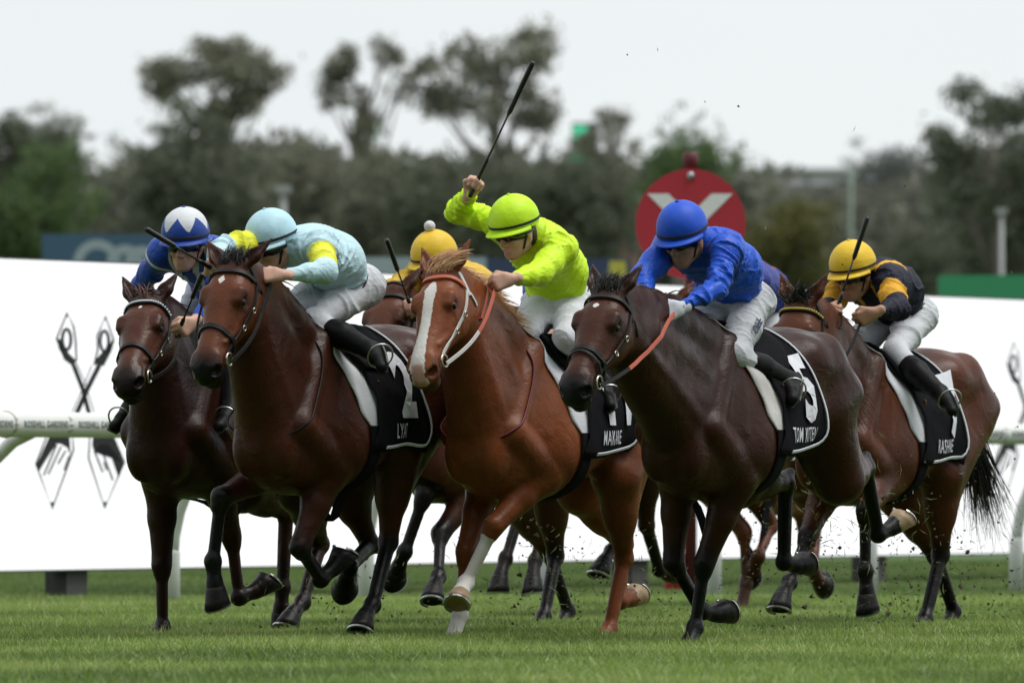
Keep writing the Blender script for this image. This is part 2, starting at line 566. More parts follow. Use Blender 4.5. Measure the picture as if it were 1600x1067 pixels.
def lay_grass(name, me, mat, x0, x1, y0, y1, step, label, smin=.8, smax=1.25):
    o = obj(name, me, mat)
    tag(o, label, 'grass', None, 'stuff')
    g = bpy.data.node_groups.new(name + '_layout', 'GeometryNodeTree')
    g.interface.new_socket('Geometry', in_out='INPUT', socket_type='NodeSocketGeometry')
    g.interface.new_socket('Geometry', in_out='OUTPUT', socket_type='NodeSocketGeometry')
    gi = g.nodes.new('NodeGroupInput'); go = g.nodes.new('NodeGroupOutput')
    grid = g.nodes.new('GeometryNodeMeshGrid')
    grid.inputs['Size X'].default_value = x1 - x0; grid.inputs['Size Y'].default_value = y1 - y0
    grid.inputs['Vertices X'].default_value = int((x1 - x0) / step) + 1
    grid.inputs['Vertices Y'].default_value = int((y1 - y0) / step) + 1
    tr = g.nodes.new('GeometryNodeTransform')
    tr.inputs['Translation'].default_value = ((x0 + x1) / 2, (y0 + y1) / 2, 0)
    ip = g.nodes.new('GeometryNodeInstanceOnPoints')
    rv = g.nodes.new('FunctionNodeRandomValue'); rv.data_type = 'FLOAT_VECTOR'
    rv.inputs[0].default_value = (0, 0, 0); rv.inputs[1].default_value = (0, 0, 6.283)
    rs = g.nodes.new('FunctionNodeRandomValue'); rs.data_type = 'FLOAT'
    rs.inputs[2].default_value = smin; rs.inputs[3].default_value = smax; rs.inputs['Seed'].default_value = 4
    L = g.links.new
    L(grid.outputs[0], tr.inputs[0]); L(tr.outputs[0], ip.inputs['Points'])
    L(gi.outputs[0], ip.inputs['Instance'])
    L(rv.outputs[0], ip.inputs['Rotation']); L(rs.outputs[1], ip.inputs['Scale'])
    L(ip.outputs[0], go.inputs[0])
    md = o.modifiers.new('layout', 'NODES'); md.node_group = g
    return o
gm = grass_mat('grass_blades', (.085, .150, .027), (.33, .46, .105), (.52, .52, .24))
lay_grass('track_grass', grass_patch(5200, .50, .055, .135, .0075, 3), gm, -7, 8, 34, 58.5, .5,
          'short bright green grass of the race track under the horses')
lay_grass('stray_grass', grass_patch(80, .50, .10, .155, .007, 13), gm, -7, 8, 34, 58.5, .5,
          'taller stray grass blades standing out of the track turf')
gm2 = grass_mat('verge_grass_blades', (.06, .115, .022), (.17, .26, .055), (.25, .22, .09))
lay_grass('verge_grass', grass_patch(1500, .60, .015, .05, .009, 8), gm2, -9, 16, 58.5, 92, .8,
          'low worn grass of the verge beyond the white rail')

# running rail
M_RAIL = plain('rail_plastic', (.70, .72, .70), .35, .4, var=.10, vscale=4, bump=.05, bscale=30)
M_INK = plain('rail_ink', (.035, .04, .04), .6)
M_RING = plain('rail_joint', (.52, .47, .40), .6)
F0 = Vector((-2.136, 57.1, 0))
rail_root = empty('running_rail', F0)
tag(rail_root, 'white plastic running rail on curved posts along the track', 'rail')
RZ = 1.19
def rl(s, n=.5, z=RZ): return TR * s + TN * n + Vector((0, 0, z))
mb = MB(); mb.tube([rl(s) for s in np.linspace(-9.5, 27, 30)], .076, 20)
mb.build('rail_tube', M_RAIL, rail_root, True)
post_me = None
for k in range(-3, 11):
    if post_me is None:
        mb = MB()
        pr = [(0, .36), (.012, .5), (.05, .66), (.12, .82), (.23, .98), (.36, 1.09), (.5, 1.15)]
        mb.tube([TN * a + Vector((0, 0, z)) for a, z in pr], [.043, .043, .043, .042, .042, .042, .042], 12)
        post_me = mb.mesh('post', True)
        mb = MB(); mb.tube([(0, 0, -.02), (0, 0, .40), (0, 0, .42)], [.056, .054, .046], 14)
        slv_me = mb.mesh('post_sleeve', True)
        mb = MB(); mb.torus((0, 0, 0), TR, .077, .006, 20, 6)
        ring_me = mb.mesh('joint_ring', True)
    p = obj('post', post_me, M_RAIL, rail_root); p.location = TR * (k * 2.53)
    q = obj('post_sleeve', slv_me, M_RAIL, p)
    r_ = obj('joint_ring', ring_me, M_RING, rail_root); r_.location = rl(k * 2.53 - .31)
# lettering and small emblem round the side of the tube
tv1, tf1 = text_mesh('ROSEHILL', .058, .0008, .88)
tv2, tf2 = text_mesh('GARDENS', .058, .0008, .88)
tv1[:, 0] -= .125; tv2[:, 0] += .142
def on_rail(v):
    out = []
    for x, y, _ in v:
        a = y / .0775
        out.append(TR * x + TN * (.0775 * math.cos(a)) + Vector((0, 0, .0775 * math.sin(a))))
    return out
def rows(me_name, v, f):
    me = bpy.data.meshes.new(me_name); me.from_pydata([tuple(p) for p in v], [], [tuple(int(i) for i in q) for q in f]); me.update(); return me
let_mes = [rows('lettering', on_rail(tv1), tf1), rows('lettering', on_rail(tv2), tf2)]
def ribbon(pts, w, closed=False):
    """flat stroke in 2-D"""
    v = []; f = []
    n = len(pts)
    for i in range(n):
        a = Vector(pts[(i - 1) % n if closed else max(i - 1, 0)]); b = Vector(pts[(i + 1) % n if closed else min(i + 1, n - 1)])
        t = (b - a).normalized(); p = Vector(pts[i]); nn = Vector((-t.y, t.x)) * w / 2
        v += [p + nn, p - nn]
    m = n if closed else n - 1
    for i in range(m):
        a = 2 * i; c = 2 * ((i + 1) % n)
        f.append((a, a + 1, c + 1, c))
    return v, f
ev, ef = [], []
for pts, w in (([(-.02, -.045), (-.024, .0), (-.008, .055), (.018, .03), (.022, -.03), (-.004, -.05)], .006), ([(-.02, -.005), (.02, -.002)], .006), ([(.0, -.045), (.006, -.005)], .005), ([(-.012, .02), (.0, .05)], .008)):
    v, f = ribbon(pts, w, len(pts) > 3)
    ef += [tuple(i + len(ev) for i in q) for q in f]; ev += [(p.x, p.y, 0) for p in v]
emb_me = rows('emblem', on_rail(ev), ef)
for k in range(-12, 44):
    s = -.585 + k * .64
    if -9.2 < s < 26.5:
        for let_me in let_mes:
            o = obj('lettering', let_me, M_INK, rail_root); o.location = rl(s)
        o = obj('emblem', emb_me, M_INK, rail_root); o.location = rl(s - .33)

# LED screen behind the rail
def screen_mat():
    m, n, b, L = mat_new('led_screen_white')
    tc = node(n, 'ShaderNodeTexCoord')
    wv = node(n, 'ShaderNodeTexWave', bands_direction='Z'); wv.inputs['Scale'].default_value = 16; wv.inputs['Distortion'].default_value = .15
    L(tc.outputs['Object'], wv.inputs['Vector'])
    no = node(n, 'ShaderNodeTexNoise'); no.inputs['Scale'].default_value = 1.1; no.inputs['Detail'].default_value = 3
    mp = node(n, 'ShaderNodeMapping'); mp.inputs['Scale'].default_value = (.3, .3, 14)
    L(tc.outputs['Object'], mp.inputs[0]); L(mp.outputs[0], no.inputs['Vector'])
    mx = node(n, 'ShaderNodeMix', data_type='RGBA')
    mx.inputs[6].default_value = (.86, .90, .95, 1); mx.inputs[7].default_value = (1, 1, 1, 1)
    ml = node(n, 'ShaderNodeMath', operation='MULTIPLY_ADD'); ml.inputs[1].default_value = .45
    L(wv.outputs['Fac'], ml.inputs[0]); L(no.outputs['Fac'], ml.inputs[2])
    L(ml.outputs[0], mx.inputs[0])
    b.inputs['Base Color'].default_value = (.05, .05, .05, 1)
    L(mx.outputs[2], b.inputs['Emission Color']); b.inputs['Emission Strength'].default_value = .91
    b.inputs['Roughness'].default_value = .7
    return m
M_SCREEN = screen_mat()
M_CASE = plain('screen_casing', (.03, .032, .036), .6)
B0 = Vector((-2.935, 62.3, 0))
BZ0, BZ1, BS0, BS1 = .245, 2.345, -9, 30
led = empty('led_screen', B0)
tag(led, 'long white LED advertising screen behind the rail with crossed utensil emblems', 'screen')
def bs(s, n, z): return TR * s + TN * n + Vector((0, 0, z))
def bbox(mb, s0, s1, n0, n1, z0, z1):
    v = [bs(s, n, z) for s in (s0, s1) for n in (n0, n1) for z in (z0, z1)]
    mb.add(v, [(0, 1, 3, 2), (4, 6, 7, 5), (0, 4, 5, 1), (2, 3, 7, 6), (0, 2, 6, 4), (1, 5, 7, 3)])
mb = MB(); bbox(mb, BS0, BS1, -.16, 0, BZ0 - .012, BZ1 + .012); mb.build('casing', M_CASE, led)
for k in range(int((BS1 - BS0) / 3)):
    mb = MB(); bbox(mb, BS0 + k * 3 + .002, BS0 + k * 3 + 2.998, .001, .012, BZ0, BZ1); mb.build('screen_panel', M_SCREEN, led)
leg_me = None
M_LEG = plain('screen_leg', (.075, .075, .07), .8)
for k in range(-2, 7):
    if leg_me is None:
        mb = MB(); bbox(mb, -.14, .14, -.22, -.05, -.02, BZ0 + .3); leg_me = mb.mesh('support_leg')
    o = obj('support_leg', leg_me, M_LEG, led); o.location = TR * (4.23 * k)
M_MARK = plain('screen_black_mark', (.012, .013, .016), .7)
M_TEAL = plain('screen_teal_mark', (.012, .05, .055), .7)
def s_of(px):
    k = (px - 800) / FPX
    return (k * 62.3 + 2.935) / (TR.x - k * TR.y)
def icon_mesh(name, strokes, fills, conv):
    v, f = [], []
    for pts, w in strokes:
        cl = pts[0] == pts[-1]
        a, b = ribbon(pts[:-1] if cl else pts, w, cl)
        f += [tuple(i + len(v) for i in q) for q in b]; v += [(p.x, p.y) for p in a]
    for pl in fills:
        f.append(tuple(range(len(v), len(v) + len(pl)))); v += pl
    bm = bmesh.new()
    vs = [bm.verts.new(conv(*p)) for p in v]
    for q in f:
        try: bm.faces.new([vs[i] for i in q])
        except ValueError: pass
    bmesh.ops.triangulate(bm, faces=bm.faces[:])
    me = bpy.data.meshes.new(name); bm.to_mesh(me); bm.free()
    return me
def ell2(cx, cy, rx, ry, n=20):
    p = [(cx + rx * math.cos(2 * math.pi * i / n), cy + ry * math.sin(2 * math.pi * i / n)) for i in range(n)]
    return p + [p[0]]
strokes = [([(508, 72), (549, 190), (535, 240), (497, 315), (452, 312), (470, 240), (468, 170), (508, 72)], 9),
           ([(320, 62), (352, 130), (362, 205), (365, 292), (348, 318), (308, 288), (268, 190), (320, 62)], 9),
           (ell2(503, 195, 21, 50), 16), (ell2(317, 192, 21, 50), 16),
           ([(478, 315), (420, 430), (368, 548)], 24), ([(440, 318), (392, 440), (345, 545)], 5),
           ([(350, 315), (395, 430), (426, 548)], 22), ([(364, 306), (404, 392), (452, 545)], 5),
           ([(368, 548), (285, 672)], 20), ([(426, 548), (500, 672)], 20),
           ([(220, 665), (168, 800), (247, 1018), (351, 730), (346, 665), (220, 665)], 9),
           ([(430, 665), (425, 770), (505, 1018), (602, 790), (548, 665), (430, 665)], 9)]
for a, b in (((268, 706), (206, 855)), ((290, 715), (228, 850)), ((312, 735), (275, 800)), ((330, 760), (305, 830)),
             ((480, 705), (545, 880)), ((455, 740), (495, 840)), ((520, 705), (575, 860)), ((500, 790), (515, 830))):
    strokes.append(([a, b], 9))
fills = [[(549, 188), (540, 238), (497, 318), (452, 306), (460, 285), (498, 262), (526, 228), (538, 190)],
         [(268, 188), (279, 238), (310, 292), (348, 318), (362, 292), (330, 262), (300, 230), (284, 190)],
         [(232, 668), (332, 668), (337, 765), (322, 722), (300, 702), (268, 702), (214, 785), (182, 838), (172, 800)],
         [(446, 668), (546, 668), (598, 792), (578, 862), (545, 762), (518, 702), (480, 702), (452, 742), (442, 705)],
         [(236, 985), (247, 1020), (259, 985)], [(493, 985), (505, 1020), (517, 985)],
         [(508, 72), (501, 92), (515, 92)], [(320, 62), (313, 82), (327, 82)]]
cx, cy = 413, 540
sc_s = (s_of(165) - s_of(75)) / 90 / 3.14
ic_s = s_of(cx / 3.14)
yy = B0.y + TR.y * ic_s
zc = CAMH + (HZ - (470 + cy / 3.14)) / FPX * yy
icon = icon_mesh('utensil_emblem', strokes, fills, lambda x, y: bs((x - cx) * sc_s, .016, (cy - y) / 3.14 / FPX * yy))
d_s = s_of(1582) - s_of(102)
for k in (-1, 0, 1, 2):
    if k == 1: continue
    o = obj('utensil_emblem', icon, M_MARK, led)
    o.location = TR * (ic_s + d_s * (1 if k == 2 else k)) + Vector((0, 0, zc))
s5 = s_of(565); y5 = B0.y + TR.y * s5
ks = (s_of(600) - s_of(540)) / 60
teal = icon_mesh('teal_emblem', [([(551, 728), (550, 765), (551, 790), (552, 800), (556, 790), (565, 760), (575, 728), (579, 700), (582, 670), (570, 640), (556, 660), (551, 700), (551, 728)], 8),
                                 ([(570, 740), (585, 738), (596, 715), (604, 690), (606, 660)], 8), ([(579, 700), (582, 722)], 6), ([(604, 690), (618, 730), (628, 790)], 8)],
                 [], lambda x, y: bs((x - 565) * ks, .016, CAMH + (HZ - y) / FPX * y5))
o = obj('teal_emblem', teal, M_TEAL, led); o.location = TR * s5

# winning post with red disc
M_RED = plain('disc_red_paint', (.42, .026, .040), .5, var=.10, vscale=6)
M_WHITEP = plain('disc_white_paint', (.74, .76, .74), .5)
M_DRED = plain('post_dark_red', (.10, .012, .016), .5)
M_STEEL = plain('fitting_steel', (.35, .35, .36), .4, metal=.8)
WP = Vector(((1079 - 800) / FPX * 68, 68, 0))
wz = CAMH + (HZ - 350) / FPX * 68; wr = 86 / FPX * 68
wp = empty('winning_post', WP); tag(wp, 'tall winning post with red round disc and white cross strokes', 'post')
mb = MB(); mb.tube([(0, .09, -.02), (0, .09, wz + wr + .09)], .05, 14); mb.build('pole', M_DRED, wp, True)
mb = MB(); mb.tube([(0, .02, wz), (0, -.02, wz)], wr, 64); mb.build('disc', M_RED, wp)
mb = MB(); mb.tube([(0, .08, wz + wr - .01), (0, .08, wz + wr + .11), (0, .08, wz + wr + .125)], [.06, .06, .045], 14); mb.build('cap', M_DRED, wp, True)
mb = MB(); mb.ball((0, -.03, wz + wr * .87), .032); mb.build('bolt', M_STEEL, wp, True)
for sgn in (-1, 1):
    mb = MB()
    a = [(sgn * .075 * wr / .41 + .02, 0)]
    w2 = .082
    pts = [(sgn * (.245 + w2), .265), (sgn * (.245 - w2), .265), (-sgn * (.245 + w2), -.30), (-sgn * (.245 - w2), -.30)]
    n = -.024 - (.002 if sgn > 0 else 0)
    mb.add([(x * .98 - .005, n, wz + z * .85) for x, z in pts], [(0, 1, 2, 3)])
    mb.build('stroke', M_WHITEP, wp)
mb = MB(); mb.tube([(-.12, .09, -.02), (-.12, .09, .3)], .07, 12); mb.build('foot', M_RED, wp, True)

# ------------------------------------------------------------------ trees and far things
def leaf_mat(name, a, b_, rough=.6):
    m, n, b, L = mat_new(name)
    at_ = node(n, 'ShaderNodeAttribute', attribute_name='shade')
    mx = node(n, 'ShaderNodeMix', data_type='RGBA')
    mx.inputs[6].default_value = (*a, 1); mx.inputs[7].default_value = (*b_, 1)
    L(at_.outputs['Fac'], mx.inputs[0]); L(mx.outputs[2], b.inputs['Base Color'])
    b.inputs['Roughness'].default_value = rough; b.inputs['Specular IOR Level'].default_value = .3
    tr = node(n, 'ShaderNodeBsdfTranslucent'); L(mx.outputs[2], tr.inputs['Color'])
    ms = node(n, 'ShaderNodeMixShader'); ms.inputs[0].default_value = .38
    L(b.outputs[0], ms.inputs[1]); L(tr.outputs[0], ms.inputs[2]); L(ms.outputs[0], n.nodes['Material Output'].inputs['Surface'])
    return m
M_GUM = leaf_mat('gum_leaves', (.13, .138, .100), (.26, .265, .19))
M_DARK = leaf_mat('hazed_dark_leaves', (.080, .098, .066), (.155, .175, .115))  # leaf tone paled, standing in for haze over the distance
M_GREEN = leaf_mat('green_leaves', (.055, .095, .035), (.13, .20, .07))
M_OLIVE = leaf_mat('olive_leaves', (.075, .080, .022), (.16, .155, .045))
M_HAZE = leaf_mat('hazed_far_leaves', (.11, .125, .12), (.17, .185, .17))  # distance haze mixed into the leaf colour
M_BARK = plain('bark', (.13, .115, .10), .85, var=.3, vscale=2, bump=.3, bscale=6)

def leaves(cl, per, spread, lw, ll, seed):
    r = np.random.default_rng(seed)
    cl = np.asarray(cl, float)
    c = np.repeat(cl, per, 0) + r.normal(size=(len(cl) * per, 3)) * np.array([1, 1, .75]) * spread
    n = len(c)
    a = r.normal(size=(n, 3)); a /= np.linalg.norm(a, axis=1, keepdims=True)
    b = np.cross(a, r.normal(size=(n, 3))); b /= np.linalg.norm(b, axis=1, keepdims=True)
    s = r.uniform(.6, 1.3, n)[:, None]
    a = a * ll * s; b = b * lw * s
    v = np.stack([c - a, c + b * .8, c + a, c - b * .8], 1).reshape(-1, 3)
    q = np.arange(n * 4).reshape(-1, 4)
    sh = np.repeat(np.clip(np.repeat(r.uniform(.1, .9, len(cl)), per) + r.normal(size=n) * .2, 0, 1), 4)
    return v, q, sh

def tree(name, label, px, Y, topy, boty, wpx, mat, seed, style='gum', base_y=None, group=None, density=1.0):
    """crown spans topy..boty rows and wpx columns of the photo at distance Y; the trunk reaches the ground"""
    r = np.random.default_rng(seed)
    k = Y / FPX
    g = at(px, HZ, Y); root = empty(name, (g.x, Y, 0))
    tag(root, label, 'tree', group)
    top = CAMH + (HZ - topy) * k; bot = CAMH + (HZ - boty) * k; hw = wpx * k / 2
    hc = (top + bot) / 2; hh = (top - bot) / 2
    mb = MB(); clumps = []
    tips = []
    nb = 19 if style == 'gum' else 18
    tr = .028 * top
    mb.tube([(0, 0, -.2), (r.normal() * .2, 0, bot * .5), (r.normal() * .3, 0, bot), (0, 0, hc)], [tr * .8, tr * .6, tr * .45, tr * .25], 8)
    for i in range(nb):
        for _ in range(20):
            d = r.uniform(-1, 1, 3)
            if np.linalg.norm(d) < 1 and (style != 'gum' or np.linalg.norm(d) > .45): break
        e = np.array([d[0] * hw * .95, d[1] * hw * .85, hc + d[2] * hh * .95])
        s0 = np.array([0, 0, bot * .75 + (hc - bot * .75) * r.uniform(0, 1)])
        mid = (s0 + e) / 2 + np.array([0, 0, -.08 * hh])
        mb.tube([s0, mid, e], [tr * .20, tr * .12, tr * .05], 6)
        tips.append(e)
        if style != 'gum': tips.append(s0 * .25 + e * .75 + r.normal(size=3) * hw * .1)
    mb.build('trunk', M_BARK, root, True)
    cl = []
    for e in tips:
        m = int((11 if style == 'gum' else 15) * density)
        sp = hw * (.125 if style == 'gum' else .25)
        cl += [e + r.normal(size=3) * sp * np.array([1, 1, .7]) for _ in range(m)]
    cl = np.array(cl)
    v, q, sh = leaves(cl, 18 if style == 'gum' else 14, hw * .075, hw * .026, hw * .060, seed + 1)
    obj('crown', np_mesh('crown', v, q, False, {'shade': sh}), mat, root)
    return root

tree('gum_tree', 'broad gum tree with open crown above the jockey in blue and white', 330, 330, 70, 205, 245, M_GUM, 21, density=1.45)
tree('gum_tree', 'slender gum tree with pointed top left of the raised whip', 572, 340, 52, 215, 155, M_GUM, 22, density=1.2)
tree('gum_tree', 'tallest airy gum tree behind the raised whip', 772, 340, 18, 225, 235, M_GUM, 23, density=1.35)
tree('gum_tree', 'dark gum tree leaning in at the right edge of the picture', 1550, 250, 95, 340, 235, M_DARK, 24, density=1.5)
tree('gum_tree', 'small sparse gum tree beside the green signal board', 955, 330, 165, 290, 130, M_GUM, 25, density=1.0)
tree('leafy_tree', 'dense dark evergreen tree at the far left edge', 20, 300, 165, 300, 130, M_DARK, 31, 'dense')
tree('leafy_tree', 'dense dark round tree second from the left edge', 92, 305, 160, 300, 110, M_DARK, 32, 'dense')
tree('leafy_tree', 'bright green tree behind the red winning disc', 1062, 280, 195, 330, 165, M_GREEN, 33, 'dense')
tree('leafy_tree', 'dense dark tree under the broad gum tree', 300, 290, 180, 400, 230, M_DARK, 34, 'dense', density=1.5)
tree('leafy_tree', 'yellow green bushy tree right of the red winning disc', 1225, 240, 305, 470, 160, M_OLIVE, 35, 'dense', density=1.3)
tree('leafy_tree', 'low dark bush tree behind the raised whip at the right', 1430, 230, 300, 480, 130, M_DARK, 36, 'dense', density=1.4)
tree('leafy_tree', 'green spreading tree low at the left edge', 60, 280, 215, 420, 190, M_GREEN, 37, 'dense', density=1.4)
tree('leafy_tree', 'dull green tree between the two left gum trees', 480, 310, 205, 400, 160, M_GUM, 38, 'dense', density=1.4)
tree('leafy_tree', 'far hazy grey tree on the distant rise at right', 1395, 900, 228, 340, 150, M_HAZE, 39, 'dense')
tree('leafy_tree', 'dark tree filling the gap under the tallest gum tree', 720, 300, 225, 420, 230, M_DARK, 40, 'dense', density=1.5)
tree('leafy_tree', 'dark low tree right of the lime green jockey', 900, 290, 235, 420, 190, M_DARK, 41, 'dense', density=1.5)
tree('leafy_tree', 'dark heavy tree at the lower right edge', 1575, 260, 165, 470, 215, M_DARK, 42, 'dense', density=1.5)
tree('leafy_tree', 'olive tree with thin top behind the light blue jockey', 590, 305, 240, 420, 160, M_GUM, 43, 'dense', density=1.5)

# the wood behind them reads as one mass
r = np.random.default_rng(77)
cl = []
for px, ty, w, Y in [(40, 235, 120, 360), (280, 245, 130, 360), (240, 250, 120, 370), (350, 215, 130, 370), (450, 215, 130, 370), (540, 235, 130, 370),
                     (640, 245, 140, 370), (740, 245, 140, 370), (830, 240, 140, 370), (920, 265, 120, 360), (1010, 250, 110, 360), (1100, 250, 120, 360), (1165, 290, 90, 370),
                     (1300, 300, 130, 420), (1370, 285, 130, 430), (1480, 260, 130, 430), (1560, 255, 150, 420), (1640, 230, 160, 420), (-60, 225, 150, 360), (1720, 240, 160, 420)]:
    for i in range(150):
        ty2 = ty + 24; y = ty2 + (470 - ty2) * r.random() ** 1.1
        e = min(1, (y - ty + 12) / 60) ** .5
        p = at(px + r.normal() * w * .42 * e, y, Y + r.uniform(-8, 8)); cl.append(p[:])
v, q, sh = leaves(cl, 12, .55, .22, .5, 78)
o = obj('distant_woodland', np_mesh('distant_woodland', v, q, False, {'shade': sh}), leaf_mat('hazed_woodland_leaves', (.105, .112, .088), (.20, .205, .155)))  # woodland colour lifted in place of air haze
tag(o, 'grey green wood beyond the racecourse reading as one mass', 'woodland', None, 'stuff')
# rolling rise of ground under the wood
v = []; f = []
for i in range(61):
    x = -80 + i * 3.0
    h = 5.2 + 1.6 * math.sin(i * .31) + 1.1 * math.sin(i * .83 + 1)
    for (dy, hh) in ((-40, 0), (-14, h * .62), (0, h), (60, h * 1.05), (200, 0)): v.append((x, 425 + dy, hh - .05))
for i in range(60):
    for j in range(4): a = i * 5 + j; f.append((a, a + 5, a + 6, a + 1))
mb = MB(); mb.add(v, f); tag(mb.build('hill', plain('hill_scrub', (.055, .055, .036), .95, var=.4, vscale=.4), None, True), None, None, None, 'structure')
v = []; f = []
for i in range(41):
    x = -20 + i * 6.0
    h = 24 + 5.5 * math.exp(-((x - 48) / 16) ** 2) + 2 * math.sin(i * .5)
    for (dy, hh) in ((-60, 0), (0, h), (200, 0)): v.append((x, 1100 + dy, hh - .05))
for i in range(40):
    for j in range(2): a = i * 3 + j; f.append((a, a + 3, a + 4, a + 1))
mb = MB(); mb.add(v, f); tag(mb.build('hill', plain('hazed_hill_scrub', (.19, .205, .20), .95, var=.25, vscale=.2), None, True), None, None, None, 'structure')  # far hill greyed so that its colour carries the haze

M_CONC = plain('pale_concrete', (.42, .42, .42), .8)
M_BRICK = plain('brick_red', (.21, .13, .10), .85, var=.25, vscale=1)
M_ROOF = plain('roof_sheet', (.48, .50, .52), .6)
M_WIN = plain('dark_window', (.04, .05, .06), .2)
def building(name, label, x0, x1, ty, Y, wallmat, depth=10, nwin=4, by=470):
    a, b = at(x0, ty, Y), at(x1, by, Y)
    root = empty(name, ((a.x + b.x) / 2, Y + depth / 2, 0)); tag(root, label, 'building')
    w = b.x - a.x; h = a.z
    mb = MB(); mb.box((0, 0, h / 2), (w, depth, h)); mb.build('wall', wallmat, root)
    mb = MB(); mb.box((0, -.2, h + .12), (w + .8, depth + .8, .24)); mb.build('roof', M_ROOF, root)
    for i in range(nwin):
        for z in (h - 1.3, h - 3.6):
            mb = MB(); mb.box((-w / 2 + w * (i + .5) / nwin, -depth / 2 - .02, z), (w / nwin * .5, .08, 1.2)); mb.build('window', M_WIN, root)
building('office_building', 'pale low building far behind the yellow green tree', 1180, 1330, 268, 700, M_CONC, 20, 6)
building('shed', 'pale roofed shed beside the yellow green tree', 1195, 1285, 290, 480, M_CONC, 12, 3)
building('brick_house', 'brick building low between the lime and royal blue jockeys', 925, 1000, 315, 330, M_BRICK, 10, 3)
building('far_block', 'white building seen between the tree crowns by the green signal', 925, 985, 268, 420, M_CONC, 12, 3)

M_POLE = plain('pole_grey', (.33, .34, .34), .6)
M_POLEG = plain('pole_green', (.16, .22, .18), .6)
def lamp(label, px, topy, Y, mat, w=.10, head=True):
    a = at(px, topy, Y)
    root = empty('light_pole', (a.x, Y, 0)); tag(root, label, 'pole')
    mb = MB(); mb.tube([(0, 0, 0), (0, 0, a.z)], [w * 1.2, w], 10); mb.build('pole', mat, root, True)
    if head:
        mb = MB(); mb.box((0, 0, a.z), (w * 5, w * 4, w * 2.4)); mb.build('lamp_head', mat, root)
lamp('grey lamp pole with box head at the right edge', 1565, 330, 150, M_POLE, .038)
lamp('pale lamp pole with box head behind the light blue jockey', 443, 296, 180, M_POLE, .06)
lamp('tall green pole behind the light blue jockey', 590, 190, 320, M_POLEG, .07, False)
lamp('thin grey mast between the yellow green tree and right jockey', 1330, 255, 260, M_POLEG, .05, False)
M_BLUE = plain('hoarding_blue', (.045, .105, .17), .7, var=.1)
M_PALE = plain('hoarding_pale', (.30, .37, .40), .7)
M_GRNW = plain('hoarding_green', (.035, .27, .12), .6)
M_YEL = plain('hoarding_yellow', (.48, .44, .06), .7)
M_NAVY = plain('hoarding_navy', (.03, .05, .11), .7)
def hoarding(label, x0, x1, ty, Y, mat, h=1.6):
    a, b = at(x0, ty, Y), at(x1, ty, Y)
    root = empty('hoarding', ((a.x + b.x) / 2, Y, 0)); tag(root, label, 'hoarding')
    w = b.x - a.x
    mb = MB(); mb.box((0, 0, a.z - h / 2), (w, .08, h)); mb.build('board', mat, root)
    for s in (-1, 1):
        mb = MB(); mb.box((s * w * .42, .1, (a.z - h / 2) / 2 + .1), (.12, .1, a.z - h / 2 + .2)); mb.build('post', M_POLE, root)
    return root, a, w
hb, a, w = hoarding('blue hoarding with pale ring lettering behind the screen at left', 66, 300, 366, 115, M_BLUE)
k = 115 / FPX
for i, (px, rr) in enumerate(((152, 38), (196, 30), (222, 28))):
    p = at(px, 412, 115)
    mb = MB(); mb.torus((p.x - hb.location.x, -.045 - .003 * i, p.z), (0, 1, 0), (rr - 8) * k, .0, 32, 4)
    v, f = ribbon([((rr - 8) * k * math.cos(t), (rr - 8) * k * math.sin(t)) for t in np.linspace(0, 2 * math.pi, 40)[:-1]], 15 * k, True)
    mb = MB(); mb.add([(q.x + p.x - hb.location.x, -.045 - .004 * i, q.y + p.z) for q in v], f); mb.build('lettering', M_PALE, hb)
hoarding('plain green hoarding above the screen at the right edge', 1466, 1680, 430, 105, M_GRNW, 1.2)
hoarding('navy hoarding behind the lime green jockey', 760, 985, 404, 110, M_NAVY, 1.2)
hb, a, w = hoarding('small yellow hoarding left of the red disc', 952, 978, 408, 108, M_YEL, 1.2)
hoarding('pale hoarding behind the jockey in the pompom cap', 560, 760, 402, 112, M_PALE, 1.2)
# signal board with green lights
a = at(913, 225, 345)
sg = empty('signal_board', (a.x, 345, 0)); tag(sg, 'dark signal board with green lit panels among the trees', 'signal')
k = 345 / FPX
mb = MB(); mb.box((0, 0, a.z), (40 * k, .2, 66 * k)); mb.build('board', plain('signal_grey', (.10, .12, .12), .6), sg)
mb = MB(); mb.tube([(0, .1, 0), (0, .1, a.z)], .06, 10); mb.build('pole', M_CASE, sg, True)
m, n, b, L = mat_new('signal_green_light'); b.inputs['Base Color'].default_value = (.01, .1, .06, 1)
b.inputs['Emission Color'].default_value = (.05, .62, .33, 1); b.inputs['Emission Strength'].default_value = 1.0
for dx, dy, w_, h_ in ((-7, 18, 24, 20), (0, -18, 36, 16)):
    mb = MB(); mb.box((dx * k, -.12, a.z + dy * k), (w_ * k, .03, h_ * k)); mb.build('light_panel', m, sg)


# unseen stand added behind the camera to shade the horses' chests
M_STAND = plain('shaded_concrete', (.10, .10, .105), .85, var=.2, vscale=.5)  # stand tones darkened: the shade of its interior is put into the colour
M_SROOF = plain('shaded_roof', (.10, .105, .11), .6)
M_SEAT = plain('shaded_seats', (.07, .075, .09), .7, var=.4, vscale=3)
gs = empty('shade_stand', (0, -12, 0)); tag(gs, 'tall covered stand, unseen, added behind the camera to shade the horses', 'shade_stand')
for k in range(10):
    mb = MB(); mb.box((0, -1 - 2.4 * k, .6 + 1.1 * k), (280, 2.38, 1.2 + 2.2 * k)); mb.build('terrace_step', M_SEAT, gs)
mb = MB(); mb.box((0, -27, 14), (280, 1.5, 28)); mb.build('back_wall', M_STAND, gs)
mb = MB(); mb.box((0, -13, 28.6), (284, 30, 1.2)); mb.build('roof', M_SROOF, gs)
mb = MB(); mb.box((0, -.6, 25.5), (280, .8, 4.6)); mb.build('fascia', M_STAND, gs)
